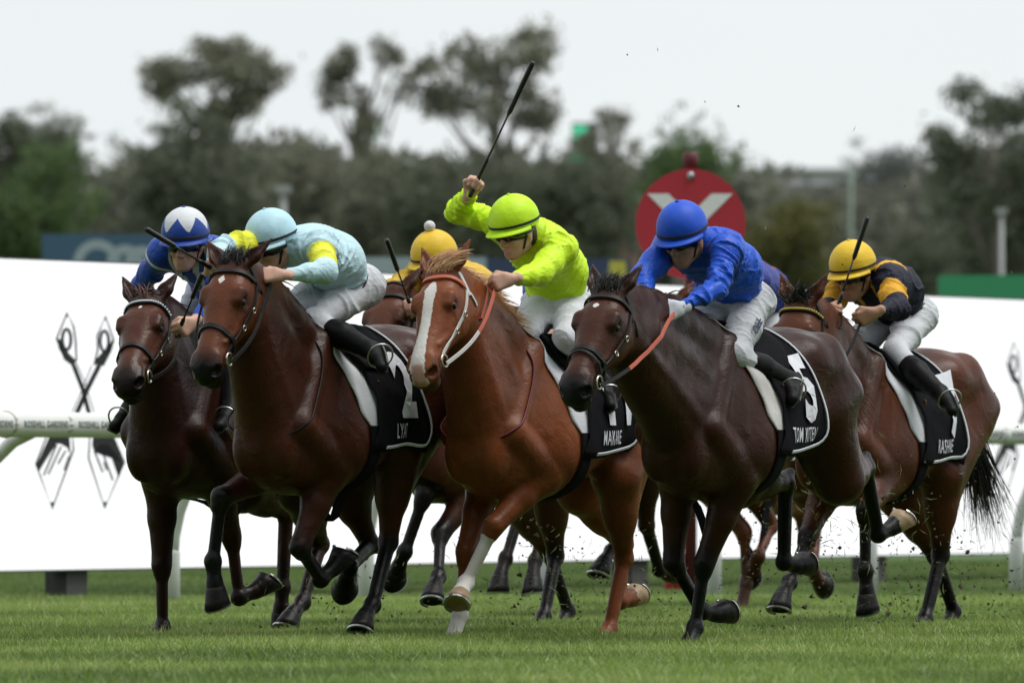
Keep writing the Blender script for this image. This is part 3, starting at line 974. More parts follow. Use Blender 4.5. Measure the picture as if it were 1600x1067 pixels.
mb = MB(); mb.box((0, -16, 18.5), (280, 14, 1.0)); mb.build('upper_deck', M_STAND, gs)
for k in range(17):
    mb = MB(); mb.box((-136 + 17 * k, -9.2, 14), (1.0, 1.0, 27.8)); mb.build('column', M_STAND, gs)
# ------------------------------------------------------------------ horses
def coat_mat(name, body, dark, face=None, white=(.66, .64, .61), gloss=.36):
    m, n, b, L = mat_new(name)
    tc = node(n, 'ShaderNodeTexCoord')
    n1 = node(n, 'ShaderNodeTexNoise'); n1.inputs['Scale'].default_value = 3.2; n1.inputs['Detail'].default_value = 4
    n2 = node(n, 'ShaderNodeTexNoise'); n2.inputs['Scale'].default_value = 140; n2.inputs['Detail'].default_value = 3
    mp = node(n, 'ShaderNodeMapping'); mp.inputs['Scale'].default_value = (.35, 1, 1)
    L(tc.outputs['Object'], n1.inputs['Vector']); L(tc.outputs['Object'], mp.inputs[0]); L(mp.outputs[0], n2.inputs['Vector'])
    c0 = node(n, 'ShaderNodeMix', data_type='RGBA')
    c0.inputs[6].default_value = (*[c * .62 for c in body], 1)
    c0.inputs[7].default_value = (body[0] * 1.35, body[1] * 1.3, body[2] * 1.25, 1)
    rp = node(n, 'ShaderNodeMapRange'); rp.inputs[1].default_value = .3; rp.inputs[2].default_value = .7
    L(n1.outputs['Fac'], rp.inputs[0]); L(rp.outputs[0], c0.inputs[0])
    n3 = node(n, 'ShaderNodeTexNoise'); n3.inputs['Scale'].default_value = 45; n3.inputs['Detail'].default_value = 5
    L(tc.outputs['Object'], n3.inputs['Vector'])
    def edge(attr, lo, hi, wob_):
        a = node(n, 'ShaderNodeAttribute', attribute_name=attr)
        s = node(n, 'ShaderNodeMath', operation='SUBTRACT'); s.inputs[1].default_value = .5; L(n3.outputs['Fac'], s.inputs[0])
        k = node(n, 'ShaderNodeMath', operation='MULTIPLY_ADD'); k.inputs[1].default_value = wob_
        L(s.outputs[0], k.inputs[0]); L(a.outputs['Fac'], k.inputs[2])
        r = node(n, 'ShaderNodeMapRange', interpolation_type='SMOOTHSTEP'); r.inputs[1].default_value = lo; r.inputs[2].default_value = hi
        L(k.outputs[0], r.inputs[0]); return r.outputs[0]
    if face:
        fa = node(n, 'ShaderNodeAttribute', attribute_name='face')
        cf = node(n, 'ShaderNodeMix', data_type='RGBA'); cf.inputs[7].default_value = (*face, 1)
        L(fa.outputs['Fac'], cf.inputs[0]); L(c0.outputs[2], cf.inputs[6]); c0 = cf
    c1 = node(n, 'ShaderNodeMix', data_type='RGBA'); c1.inputs[7].default_value = (*dark, 1)
    L(edge('dark', -.05, .08, .03), c1.inputs[0]); L(c0.outputs[2], c1.inputs[6])
    c2 = node(n, 'ShaderNodeMix', data_type='RGBA'); c2.inputs[7].default_value = (*white, 1)
    L(edge('white', -.002, .004, .022), c2.inputs[0]); L(c1.outputs[2], c2.inputs[6])
    c3 = node(n, 'ShaderNodeMix', data_type='RGBA'); c3.inputs[7].default_value = (.46, .27, .22, 1)
    L(edge('pink', -.008, .012, .02), c3.inputs[0]); L(c2.outputs[2], c3.inputs[6])
    L(c3.outputs[2], b.inputs['Base Color'])
    rr = node(n, 'ShaderNodeMapRange'); rr.inputs[1].default_value = .35; rr.inputs[2].default_value = .65; rr.inputs[3].default_value = .27; rr.inputs[4].default_value = .50
    n5 = node(n, 'ShaderNodeTexNoise'); n5.inputs['Scale'].default_value = 7; n5.inputs['Detail'].default_value = 6
    L(tc.outputs['Object'], n5.inputs['Vector']); L(n5.outputs['Fac'], rr.inputs[0]); L(rr.outputs[0], b.inputs['Roughness'])
    b.inputs['Specular IOR Level'].default_value = .20
    b.inputs['Sheen Weight'].default_value = 0.0
    bp = node(n, 'ShaderNodeBump'); bp.inputs['Strength'].default_value = .22; bp.inputs['Distance'].default_value = .006
    L(n2.outputs['Fac'], bp.inputs['Height'])
    n4 = node(n, 'ShaderNodeTexNoise'); n4.inputs['Scale'].default_value = 11; n4.inputs['Detail'].default_value = 3
    n4.inputs['Distortion'].default_value = .8
    L(tc.outputs['Object'], n4.inputs['Vector'])
    b2 = node(n, 'ShaderNodeBump'); b2.inputs['Strength'].default_value = .32; b2.inputs['Distance'].default_value = .02
    L(n4.outputs['Fac'], b2.inputs['Height']); L(bp.outputs[0], b2.inputs['Normal'])
    n6 = node(n, 'ShaderNodeTexNoise'); n6.inputs['Scale'].default_value = 34; n6.inputs['Detail'].default_value = 4; n6.inputs['Distortion'].default_value = 1.2
    L(tc.outputs['Object'], n6.inputs['Vector'])
    b3 = node(n, 'ShaderNodeBump'); b3.inputs['Strength'].default_value = .10; b3.inputs['Distance'].default_value = .008
    L(n6.outputs['Fac'], b3.inputs['Height']); L(b2.outputs[0], b3.inputs['Normal']); L(b3.outputs[0], b.inputs['Normal'])
    return m

M_LEATH = plain('black_leather', (.010, .009, .009), .5, .25, var=.3, vscale=60, bump=.15)
M_BRASS = plain('buckle_metal', (.55, .52, .45), .25, metal=1.0)
M_HOOF = plain('dark_hoof', (.011, .010, .010), .45, .2, var=.4, vscale=25, bump=.2, bscale=60)
M_HOOFT = plain('tan_hoof', (.30, .21, .12), .5, var=.35, vscale=25, bump=.2, bscale=60)
M_SHOE = plain('horseshoe_metal', (.50, .50, .50), .35, metal=1.0)
M_EYE = plain('horse_eye', (.010, .006, .004), .16, .35)
M_BLKH = plain('black_hair', (.012, .010, .009), .45, var=.4, vscale=80)
M_BLOND = plain('flaxen_hair', (.72, .46, .27), .5, var=.35, vscale=60)
M_REDH = plain('red_brown_hair', (.085, .030, .018), .5, var=.4, vscale=80)
M_CLOTH = plain('black_saddle_cloth', (.008, .008, .010), .9, .08, var=.3, vscale=20, bump=.25, bscale=40)
M_PAD = plain('white_saddle_pad', (.60, .62, .66), .8, .3, var=.12, vscale=9, bump=.2, bscale=60)
M_PADD = plain('mud_marked_saddle_pad', (.50, .49, .48), .8, .3, var=.35, vscale=7, bump=.2, bscale=60)
M_NUM = plain('white_number_print', (.66, .68, .74), .7, .3, var=.08)
M_RED_R = plain('coral_rubber_rein', (.50, .11, .065), .6)
M_SILV = plain('white_leather', (.58, .57, .54), .45)
M_CORAL = plain('coral_leather', (.46, .10, .055), .5)
M_PEARL = plain('pearl_beads', (.60, .64, .72), .3)
M_YBAND = plain('yellow_bead', (.50, .40, .07), .4)
M_PURP = plain('blue_violet_bead', (.06, .05, .22), .4)
M_DRIM = plain('dark_red_cord', (.13, .015, .022), .6)

TRUNK = [(-1.34, -.34, -.40, .03), (-1.31, -.26, -.47, .11), (-1.23, -.14, -.52, .20), (-1.12, -.075, -.54, .245), (-1.0, -.03, -.58, .265), (-.85, -.02, -.64, .272),
         (-.7, -.035, -.68, .278), (-.5, -.075, -.745, .292), (-.3, -.075, -.815, .298), (-.15, -.04, -.84, .285), (0, .0, -.845, .240), (.1, -.03, -.840, .205),
         (.22, -.16, -.815, .175), (.32, -.30, -.76, .145), (.385, -.42, -.68, .095), (.41, -.50, -.62, .03)]
HEAD = [(-.035, -.04, -.10, .03), (0, .0, -.15, .080), (.07, .016, -.240, .102), (.15, .026, -.280, .114), (.22, .020, -.275, .107), (.30, .004, -.225, .090), (.38, -.006, -.186, .076),
        (.46, -.010, -.170, .070), (.52, -.016, -.170, .073), (.575, -.034, -.172, .072), (.612, -.062, -.160, .055), (.632, -.085, -.135, .025)]

class Horse: pass

def make_horse(name, label, px, py, Y, phi, legs, poll, muz, coat, vox=.0095, pitch=0.0, hoofs=None, dark_from=(.02, .02), socks=None, star=None,
               blaze=False, polld=.82, headroll=0.0, ear=(.9, .35, .45), group=None, pollat=0.0, bulk=1.0, hi=True):
    H = Horse()
    Wd = at(px, py, Y)
    root = empty(name, (Wd.x, Wd.y, 0), math.atan2(-math.cos(R(phi)), -math.sin(R(phi))))
    tag(root, label, 'horse', group)
    H.root = root
    th = root.rotation_euler[2]
    Rm = np.array([[math.cos(th), -math.sin(th), 0], [math.sin(th), math.cos(th), 0], [0, 0, 1]])
    org = np.array([Wd.x, Wd.y, 0.0])
    o_l = (np.array([0, 0, CAMH]) - org) @ Rm
    zw = Wd.z
    H.zw = zw; H.Rm = Rm; H.org = org
    def ray(x, y):
        d = np.array([(x - 800) / FPX, 1.0, (HZ - y) / FPX]) @ Rm
        return o_l, d / np.linalg.norm(d)
    def plane(x, y, lat):
        o, d = ray(x, y)
        return o + d * ((lat - o[1]) / d[1])
    def sphere(x, y, c, Lr, lat=None, near=True, tol=.10):
        o, d = ray(x, y)
        b = (np.asarray(c) - o) @ d
        q = o + d * b
        h2 = Lr * Lr - np.sum((q - c) ** 2)
        if h2 <= 0: return c + nz(q - c) * Lr
        s = math.sqrt(h2)
        A, B = q - d * s, q + d * s
        if lat is None: return A if near else B
        P = A if abs(A[1] - lat) < abs(B[1] - lat) else B
        if abs(P[1] - lat) > tol:
            t = plane(x, y, lat + tol * np.sign(P[1] - lat))
            P = c + nz(t - c) * Lr
        return P
    H.ray, H.plane, H.sphere = ray, plane, sphere
    cp, sp = math.cos(R(pitch)), math.sin(R(pitch))
    TA = np.array([[cp, 0, sp], [-sp, 0, cp], [0, 1, 0]])
    W0 = np.array([0, 0, zw])
    def tp(x, y, z): return W0 + TA[0] * x + TA[1] * z + TA[2] * y
    H.tp = tp
    B = Body()
    tab = [(u, t, b, w * bulk) for u, t, b, w in TRUNK]
    B.loft(W0, TA, tab, 2.15, ([-1.3, -.9, -.5, -.15, .1, .35], [.12, .16, .20, .42, .40, .1]), k=.02)
    # --- neck and head
    P0 = plane(poll[0], poll[1], pollat)
    nb = tp(-.02, 0, -.10)
    P0 = nb + nz(P0 - nb) * np.clip(np.linalg.norm(P0 - nb), polld - .10, polld + .12)
    muzp = sphere(muz[0], muz[1], P0, .60)
    hu = nz(muzp - P0)
    hl = np.array([0, 1.0, 0]); hl = nz(hl - hu * (hl @ hu))
    hv = np.cross(hu, hl)
    c, s_ = math.cos(R(headroll)), math.sin(R(headroll))
    hl, hv = hl * c + hv * s_, hv * c - hl * s_
    # the muzzle centre lies below the dorsal line: tilt so that the nose end meets its row
    hu2 = nz(muzp + hv * .10 - P0)
    hv = nz(hv - hu2 * (hv @ hu2)); hu = hu2; hl = nz(np.cross(hv, hu))
    HA = np.array([hu, hv, hl])
    def hp(u, v, w): return P0 + hu * u + hv * v + hl * w
    H.hp = hp; H.P0 = P0; H.HA = HA
    thr = hp(.10, -.20, 0); crest1 = hp(-.01, -.045, 0)
    chest = tp(.28, 0, -.50)
    B.cone(tp(.27, 0, -.58), chest * .55 + thr * .45, .135, .095, .08)
    B.cone(tp(.20, 0, -.40), chest * .4 + thr * .6, .15, .09, .08)
    n_ = 7
    ka = [tp(-.12, 0, -.06), tp(.10, 0, -.10)]
    c0 = tp(.0, 0, -.07)
    arch = nz(np.cross(np.array([0, 1.0, 0]), crest1 - c0))
    if arch[2] < 0: arch = -arch
    prev = None
    for i in range(n_ + 1):
        t = i / n_
        up = c0 * (1 - t) + crest1 * t + arch * (.035 * math.sin(math.pi * t))
        lo_ = chest * (1 - t) + thr * t - arch * (.02 * math.sin(math.pi * t))
        md = up * .5 + lo_ * .5
        ru, rm, rl_ = .080 - .03 * t, .138 * (1 - t) + .088 * t, .118 * (1 - t) + .070 * t
        row = ((up, ru), (md, rm), (lo_, rl_), (up * .75 + md * .25, (ru + rm) / 2), (lo_ * .6 + md * .4, (rl_ + rm) / 2))
        if prev is not None:
            for (a, ra), (b, rb) in zip(prev, row): B.cone(a, b, ra, rb, .06)
        prev = row
    H.crest = (c0, crest1, arch)
    # shoulder muscles, long neck muscle, jugular furrow edges
    for sg in (-1, 1):
        B.cone(tp(-.05, sg * .10, -.12), tp(.23, sg * .150, -.50), .070, .070, .022)
        B.cone(tp(.23, sg * .145, -.52), tp(-.06, sg * .165, -.68), .075, .085, .018)
        B.cone(tp(-.16, sg * .17, -.30), tp(-.11, sg * .195, -.62), .085, .080, .022)
        B.cone(tp(-.06, sg * .15, -.28), tp(.02, sg * .185, -.52), .055, .060, .018)
        B.cone(tp(.26, sg * .10, -.50), hp(.08, -.15, sg * .055), .065, .042, .016)
        B.ell(tp(.30, sg * .085, -.62), (.10, .078, .14), None, .016)
        B.cone(tp(.2, sg * .065, -.72), tp(-.1, sg * .08, -.75), .075, .08, .025)
        for k in range(6): B.cone(tp(-.30 - .07 * k, sg * .285, -.30 - .02 * k), tp(-.36 - .07 * k, sg * .245, -.60 + .02 * k), .012, .010, .03)
        B.cone(tp(-.98, sg * .20, -.12), tp(-1.10, sg * .215, -.42), .06, .075, .02)
        B.cone(tp(-.80, sg * .20, -.22), tp(-.74, sg * .225, -.52), .06, .07, .03)
        B.cone(hp(.30, -.125, sg * .088), hp(.43, -.060, sg * .071), .007, .005, .006)
        B.cone(tp(.10, sg * .20, -.62), tp(-.55, sg * .20, -.74), .008, .006, .012)
        # quarters
        B.ell(tp(-.93, sg * .12, -.20), (.26, .15, .19), TA, .09)
        B.ell(tp(-1.12, sg * .115, -.33), (.19, .125, .22), TA, .09)
        B.ball(tp(-.80, sg * .19, -.15), .06, .09)
    # --- head
    B.loft(P0, HA, HEAD, 2.35, ([0, .1, .2, .35, .6], [-.12, -.18, -.16, .05, .1]), k=.02)
    for sg in (-1, 1):
        B.cone(hp(.168, -.016, sg * .090), hp(.212, -.020, sg * .092), .032, .026, .02)
        B.cone(hp(.185, -.066, sg * .100), hp(.225, -.062, sg * .098), .014, .012, .012)                      # brow over the eye
        B.cone(hp(.22, -.085, sg * .098), hp(.37, -.092, sg * .074), .017, .008, .012)   # facial crest
        B.ell(hp(.125, -.165, sg * .070), (.10, .085, .035), HA, .03)      # jowl
        B.cone(hp(.570, -.082, sg * .052), hp(.51, -.060, sg * .056), .036, .022, .02)   # nostril wing
        B.ell(hp(.205, -.045, sg * .115), (.024, .017, .012), HA, .012, 's')
        e0 = hp(.005, -.02, sg * .055)
        ed = nz(-hu * ear[0] + hv * ear[1] + hl * sg * ear[2])
        es = nz(np.cross(ed, hv)); ef = nz(np.cross(es, ed))
        tip = e0 + ed * .185
        mid = e0 + ed * .07
        B.cone(e0, mid, .030, .041, .02, (ef, .75)); B.cone(mid, tip, .041, .006, .012, (ef, .7))
        B.cone(e0 + ed * .04 + ef * .026, tip - ed * .05 + ef * .012, .024, .009, .006, None, 's')
    for sg in (-1, 1):
        B.ell(hp(.585, -.080, sg * .068), (.030, .023, .030), HA, .008, 's')
    B.ell(hp(.56, -.182, 0), (.050, .030, .046), HA, .025)                 # chin
    B.cone(hp(.615, -.150, -.055), hp(.615, -.150, .055), .005, .005, .008, None, 's')
    for sg in (-1, 1): B.cone(hp(.61, -.150, sg * .05), hp(.50, -.130, sg * .078), .005, .004, .008, None, 's')
    # --- legs
    H.leg = {}
    hinfo = []
    chains = []
    for key, lg in legs.items():
        fr = key[1] == 'F'; sg = 1 if key[0] == 'L' else -1
        tol = lg.get('tol', .09)
        if fr:
            lat = sg * .145
            el = tp(-.06 + lg.get('ex', 0), sg * .150, -.72 + lg.get('ez', 0))
            kn = sphere(*lg['k'], el, .42, lat, tol=tol)
            ft = sphere(*lg['f'], kn, .305, lat, tol=tol)
        else:
            lat = sg * .135
            hip = tp(-1.0, sg * .14, -.42)
            kn = plane(*lg['k'], lat)
            dv = kn - hip; dl = np.clip(np.linalg.norm(dv), .45, .80)
            kn = hip + nz(dv) * dl
            a, b2 = .38, .45
            x = (a * a - b2 * b2 + dl * dl) / (2 * dl); hgt = math.sqrt(max(a * a - x * x, .0016))
            ax = nz(kn - hip); bend = np.cross(ax, np.array([0, 1.0, 0])); bend = nz(bend)
            if bend[0] < 0: bend = -bend
            st = hip + ax * x + bend * hgt + np.array([0, sg * .05, 0])
            ft = sphere(*lg['f'], kn, .38, lat, tol=tol)
        if lg.get('g'):
            if ft[2] < .125: ft = ft + np.array([0, 0, .125 - ft[2]])
            hc = ft + np.array([.075, 0, 0]); hc[2] = .085
            pd = nz(hc - ft); d = np.array([0, 0, -1.0]); t_ = np.array([1.0, 0, 0])
        else:
            hc0 = sphere(*lg['h'], ft, .20, lat, tol=tol)
            pd = nz(hc0 - ft)
            sd_ = np.array([0, 1.0, 0]); dor = nz(np.cross(pd, sd_))
            bend_a = R(lg.get('flex', 34))
            d = pd * math.cos(bend_a) - dor * math.sin(bend_a); t_ = nz(dor * math.cos(bend_a) + pd * math.sin(bend_a))
            hc = ft + pd * .125
        if hc[2] - .09 < 0 and not lg.get('g'):
            dz = .095 - hc[2]
            hc = hc + np.array([0, 0, dz]); ft = ft + np.array([0, 0, dz])
        if fr:
            B.cone(tp(.23, sg * .145, -.52), el, .085, .09, .025)
            B.cone(tp(-.14, sg * .185, -.50), el, .09, .080, .02)
            q = el * .55 + kn * .45
            fw = nz(np.cross(kn - el, np.array([0, 1.0, 0])));  fw = fw if fw[0] > 0 else -fw
            B.cone(el, q, .096, .066, .04); B.cone(q, kn, .068, .046, .03)
            B.cone(el + fw * .034, q + fw * .022, .068, .046, .012)
            B.cone(el - fw * .034, q - fw * .018, .068, .040, .012)
            B.cone(kn - nz(kn - el) * .03, kn + nz(ft - kn) * .035, .049, .045, .015)
            B.ball(kn + fw * .012, .046, .012)
            cd = nz(ft - kn); cb = nz(np.cross(np.array([0, 1.0, 0]), cd))
            B.ball(kn + cb * -.0, .03)
            back = -nz(np.cross(cd, np.array([0, 1.0, 0])))
            back = back if (back @ (-fw)) > -.99 else back
            B.cone(kn, ft, .032, .028, .015); B.cone(kn + back * .028, ft + back * .026, .019, .019, .006)
            chains.append(([el, kn, ft, hc], key))
        else:
            B.cone(hip, st, .19, .125, .06); B.cone(tp(-1.13, sg * .115, -.38), st * .45 + kn * .55, .120, .062, .07)
            B.cone(hip, st * .6 + kn * .4, .16, .085, .05)
            B.cone(st, st * .45 + kn * .55, .112, .070, .04); B.cone(st * .45 + kn * .55, kn, .070, .043, .03)
            gd = nz(kn - st)
            hb = nz(np.cross(np.array([0, 1.0, 0]), gd)); 
            if (hb @ nz(kn - ft)) < 0 and False: hb = -hb
            pt = kn + gd * .045 + nz(kn - ft) * .055
            B.cone(kn, pt, .040, .023, .02)
            B.cone(st * .4 + kn * .6 , pt, .045, .020, .02)
            B.ball(kn, .047, .02)
            cd = nz(ft - kn); back = -nz(np.cross(cd, np.array([0, 1.0, 0])))
            B.cone(kn + cd * .02, ft, .038, .032, .02); B.cone(pt * .5 + kn * .5, ft + back * .018, .026, .020, .012)
            chains.append(([st, kn, ft, hc], key))
        B.ball(ft, .042, .015); B.ball(ft + back * .026, .028, .015)
        B.cone(ft, hc, .035, .038, .02); B.cone(hc - pd * .02, hc + d * .012, .040, .048, .015)
        H.leg[key] = dict(k=kn, f=ft, h=hc)
        hinfo.append((key, hc, d, t_))
    # --- skin
    v, q = B.mesh(vox)
    v = smooth_mesh(v, q, 1, .2).astype(np.float32)
    hv_ = (v - P0) @ HA.T
    dark = np.full(len(v), -1.0); white = np.full(len(v), -1.0); pink = np.full(len(v), -1.0)
    for ch, key in chains:
        pts_t, pts_d = [], []
        for i in range(3):
            pts_t.append(seg_t(v, ch[i], ch[i + 1]))
        Ls = [np.linalg.norm(ch[i + 1] - ch[i]) for i in range(3)]
        ds = np.stack([p[1] for p in pts_t], 1); k = ds.argmin(1); dm = ds.min(1)
        base = [-Ls[0], 0, Ls[1]]
        s_par = np.choose(k, [base[i] + np.clip(pts_t[i][0], 0, 1.4) * Ls[i] for i in range(3)])
        near_ = dm < (.12 if key[1] == 'F' else .13)
        off = dark_from[0] if key[1] == 'F' else dark_from[1]
        dark = np.where(near_, np.maximum(dark, (s_par + off) * .8), dark)
        if socks and key in socks:
            white = np.where(near_ & (k > 0), np.maximum(white, s_par - socks[key]), white)
            dark = np.where(near_ & (k > 0), -1, dark)
    inh = (hv_[:, 0] > .02) & (hv_[:, 0] < .68) & (np.abs(hv_[:, 2]) < .14) & (hv_[:, 1] > -.30) & (hv_[:, 1] < .10)
    u, vv, w = hv_[:, 0], hv_[:, 1], hv_[:, 2]
    dark = np.where(inh, np.maximum(dark, (u - .50) * .9 - .02 * (vv + .05)), dark)
    dark = np.where(inh, np.maximum(dark, .048 - np.sqrt((u - .205) ** 2 + (vv + .045) ** 2 + (np.abs(w) - .11) ** 2)), dark)
    if blaze:
        hw_ = np.interp(u, [.055, .10, .14, .22, .34, .44, .52, .60], [-.03, .016, .034, .030, .027, .032, .040, .050])
        cw = np.interp(u, [.06, .3, .6], [-.004, .0, -.006])
        bl = hw_ - np.abs(w - cw)
        top_ok = vv > np.interp(u, [0, .3, .5, .6], [-.05, -.06, -.075, -.12])
        white = np.where(inh & top_ok, np.maximum(white, bl), white)
        dark = np.where(inh & (white > -.03), -1, dark)
        pink = np.where(inh & (u > .5) & top_ok, np.minimum((u - .565), .036 - np.abs(w)), pink)
    if star:
        su, sw, sr = star
        white = np.where(inh & (vv > -.05), np.maximum(white, sr - (np.abs(u - su) * .75 + np.abs(w - sw) * 1.1)), white)
    for sg in (-1, 1):
        dn = .034 - np.sqrt((u - .588) ** 2 + (vv + .080) ** 2 + (w - sg * .066) ** 2)
        dark = np.where(inh, np.maximum(dark, dn * 4), dark); white = np.where(inh & (dn > 0), -1, white); pink = np.where(inh & (dn > .0), -1, pink)
    face = np.clip((u - .0) / .10, 0, 1) * (1 - np.clip((np.abs(w) - .10) / .04, 0, 1)) * (1 - np.clip((-vv - .20) / .08, 0, 1))
    face = np.where(inh, face, 0)
    me = np_mesh('body', v, q, True, {'dark': dark, 'white': white, 'pink': pink, 'face': face})
    H.body = obj('body', me, coat, root)
    tri = np.concatenate([q[:, [0, 1, 2]], q[:, [0, 2, 3]]])
    H.bvh = BVHTree.FromPolygons([tuple(p) for p in v.tolist()], q.tolist())
    # --- hooves with shoes
    sv = []
    for key, hc, d, t_ in hinfo:
        sdv = np.cross(t_, d)
        mat = (hoofs or {}).get(key, M_HOOF); hs = 1.06
        mb = MB(); n = 20
        rings = []
        for (k, rs, rt, rb, tf) in ((-.012, .036, .040, .036, .0), (0, .045, .046, .042, .002), (.012, .048, .050, .044, .004), (.045, .054, .064, .048, .010), (.078, .060, .078, .052, .018), (.078, .050, .066, .042, .018), (.068, .02, .03, .02, .016)):
            rings.append([hc + d * k * hs + hs * t_ * (tf + (rt if math.cos(a) > 0 else rb) * math.cos(a)) + hs * sdv * rs * math.sin(a) for a in np.linspace(0, 2 * math.pi, n + 1)[:-1]])
        vv_ = [p for r_ in rings for p in r_]
        ff = [(i * n + j, i * n + (j + 1) % n, (i + 1) * n + (j + 1) % n, (i + 1) * n + j) for i in range(len(rings) - 1) for j in range(n)]
        ff.append(tuple((len(rings) - 1) * n + j for j in range(n))); ff.append(tuple(range(n - 1, -1, -1)))
        mb.add(vv_, ff)
        hf = mb.build('hoof', mat, root, True)
        mb = MB(); pts = []
        for a in np.linspace(-2.45, 2.45, 17):
            pts.append(hc + d * .081 * hs + hs * t_ * (.018 + (.070 if math.cos(a) > 0 else .050) * math.cos(a)) + hs * sdv * .055 * math.sin(a))
        mb.strap(pts, [d] * len(pts), .018, .008)
        mb.build('shoe', M_SHOE, hf)
    # --- eyes
    for sg in (-1, 1):
        mb = MB(); mb.ball(hp(.205, -.046, sg * .0945), .0225, 14, 10); mb.build('eye', M_EYE, root, True)
    return H

def surf(H, pts, off=.004, sub=4):
    """lay a polyline on the skin"""
    out, nr = [], []
    P = [np.asarray(p, float) for p in pts]
    Q = []
    for i in range(len(P) - 1):
        for k in range(sub): Q.append(P[i] + (P[i + 1] - P[i]) * k / sub)
    Q.append(P[-1])
    for p in Q:
        loc, n, _, _ = H.bvh.find_nearest(Vector(p))
        if n.dot(Vector(p) - loc) < 0 and (Vector(p) - loc).length > .02: n = (Vector(p) - loc).normalized()
        out.append(loc + n * off); nr.append(n)
    # even out
    for _ in range(2):
        for i in range(1, len(out) - 1): out[i] = out[i] * .5 + (out[i - 1] + out[i + 1]) * .25
    return out, nr

def bridle(H, mat=None, brow=None, brow_beads=None, cheek=None, noseband=True, cross=False, lash=True):
    mat = mat or M_LEATH; hp = H.hp; root = H.root
    cheek = cheek or mat
    br = None
    def put(name, pts, w=.022, t=.006, m=None, off=.003, sub=5, parent=None):
        p, n = surf(H, pts, off, sub)
        mb = MB(); mb.strap(p, n, w, t); return mb.build(name, m or mat, parent or root)
    br = put('bridle', [hp(.075, -.13, -.1), hp(.03, -.06, -.085), hp(-.03, .0, -.055), hp(-.045, .02, 0), hp(-.03, .0, .055), hp(.03, -.06, .085), hp(.075, -.13, .1)], .024)
    pts = [hp(.065, -.075, -.095), hp(.06, .0, -.085), hp(.062, .05, -.04), hp(.063, .055, 0), hp(.062, .05, .04), hp(.06, .0, .085), hp(.065, -.075, .095)]
    b1 = put('browband', pts, .024, .010, brow or mat, .004, 6, br)
    if brow_beads is not None:
        p, n = surf(H, pts, .015, 5)
        mb = MB()
        for i in range(0, len(p)): mb.ball(p[i], .0068, 8, 6)
        mb.build('bead_row', brow_beads, br, True)
    for sg in (-1, 1):
        put('cheekpiece', [hp(.07, -.10, sg * .10), hp(.20, -.125, sg * .105), hp(.32, -.12, sg * .085), hp(.44, -.105, sg * .068), hp(.475, -.105, sg * .064)], .018, .006, cheek, .004, 5, br)
        c = hp(.487, -.118, sg * .086)
        mb = MB(); mb.torus(c, H.HA[2], .030, .0055, 20, 8); mb.build('bit_ring', M_BRASS, br, True)
        for u_, v_ in ((.30, -.121), (.19, -.124)):
            loc, n, _, _ = H.bvh.find_nearest(Vector(hp(u_, v_, sg * .1)))
            mb = MB(); mb.torus(loc + n * .014, n, .013, .003, 12, 6); mb.build('buckle', M_BRASS, br, True)
        if lash: put('throat_lash', [hp(.06, -.13, sg * .1), hp(.08, -.22, sg * .09), hp(.10, -.285, sg * .02)], .014, .005, mat, .004, 6, br)
    if noseband:
        ring = []
        for a in np.linspace(0, 2 * math.pi, 15):
            ring.append(hp(.375 + .03 * (1 - math.cos(a)) * .5, -.085 + .11 * math.cos(a), .10 * math.sin(a)))
        put('noseband', ring, .026, .009, mat, .004, 3, br)
        if cross:
            ring = [hp(.40 + .035 * (1 - math.cos(a)), -.085 + .11 * math.cos(a), .10 * math.sin(a)) for a in np.linspace(0, 2 * math.pi, 15)]
            put('flash_strap', ring, .015, .006, mat, .010, 3, br)
    H.bridle = br
    return br

def hair_lock(mb, p, d, ln, grav, r0, seed, n=5, curl=.25, wind=(0, 0, 0)):
    r = np.random.default_rng(seed)
    pts = [Vector(p)]; d = Vector(d).normalized()
    for i in range(n):
        d = (d + Vector((0, 0, -grav)) + Vector(wind) + Vector(r.normal(size=3)) * curl * .3).normalized()
        pts.append(pts[-1] + d * (ln / n))
    mb.tube(pts, [r0 * (1 - .15 * i) if i < n else r0 * .1 for i in range(n + 1)], 4, False)

def mane(H, mat, n=150, ln=(.07, .15), lift=.5, side=.35, spread=1.0, t0=.05, t1=.97, r0=.006, back=.6, curl=.25, wind=(0, 0, 0), grav=.22):
    r = np.random.default_rng(int(abs(H.org[0]) * 977) + 3)
    c0, c1, arch = H.crest
    ax = nz(c1 - c0)
    mb = MB()
    for i in range(n):
        t = t0 + (t1 - t0) * (i + r.random()) / n
        p = c0 * (1 - t) + c1 * t + arch * (.035 * math.sin(math.pi * t)) + arch * (.080 - .03 * t - .014)
        p = p + np.array([0, r.normal() * .010, 0])
        d = arch * lift * r.uniform(.4, 1.2) - ax * back * r.uniform(.3, 1.2) + np.array([0, side * r.normal() * spread + side * .5, 0])
        hair_lock(mb, p, d, r.uniform(*ln), grav, r0 * r.uniform(.6, 1.2), int(r.integers(1e9)), 6, curl, wind)
    return mb.build('mane', mat, H.root, True)

def forelock(H, mat, n=40, ln=(.08, .16), up=.6, back=.7, r0=.006, side=.4, grav=.1, curl=.25, wind=(0, 0, 0)):
    r = np.random.default_rng(int(abs(H.org[0]) * 771) + 9)
    mb = MB(); hu, hv, hl = H.HA
    for i in range(n):
        p = H.hp(r.uniform(-.03, .03), .005 + r.normal() * .006, r.normal() * .028)
        d = hv * up * r.uniform(.5, 1.3) - hu * back * r.uniform(.4, 1.2) + hl * side * r.normal()
        hair_lock(mb, p, d, r.uniform(*ln), grav, r0 * r.uniform(.6, 1.3), int(r.integers(1e9)), 6, curl, wind)
    return mb.build('forelock', mat, H.root, True)

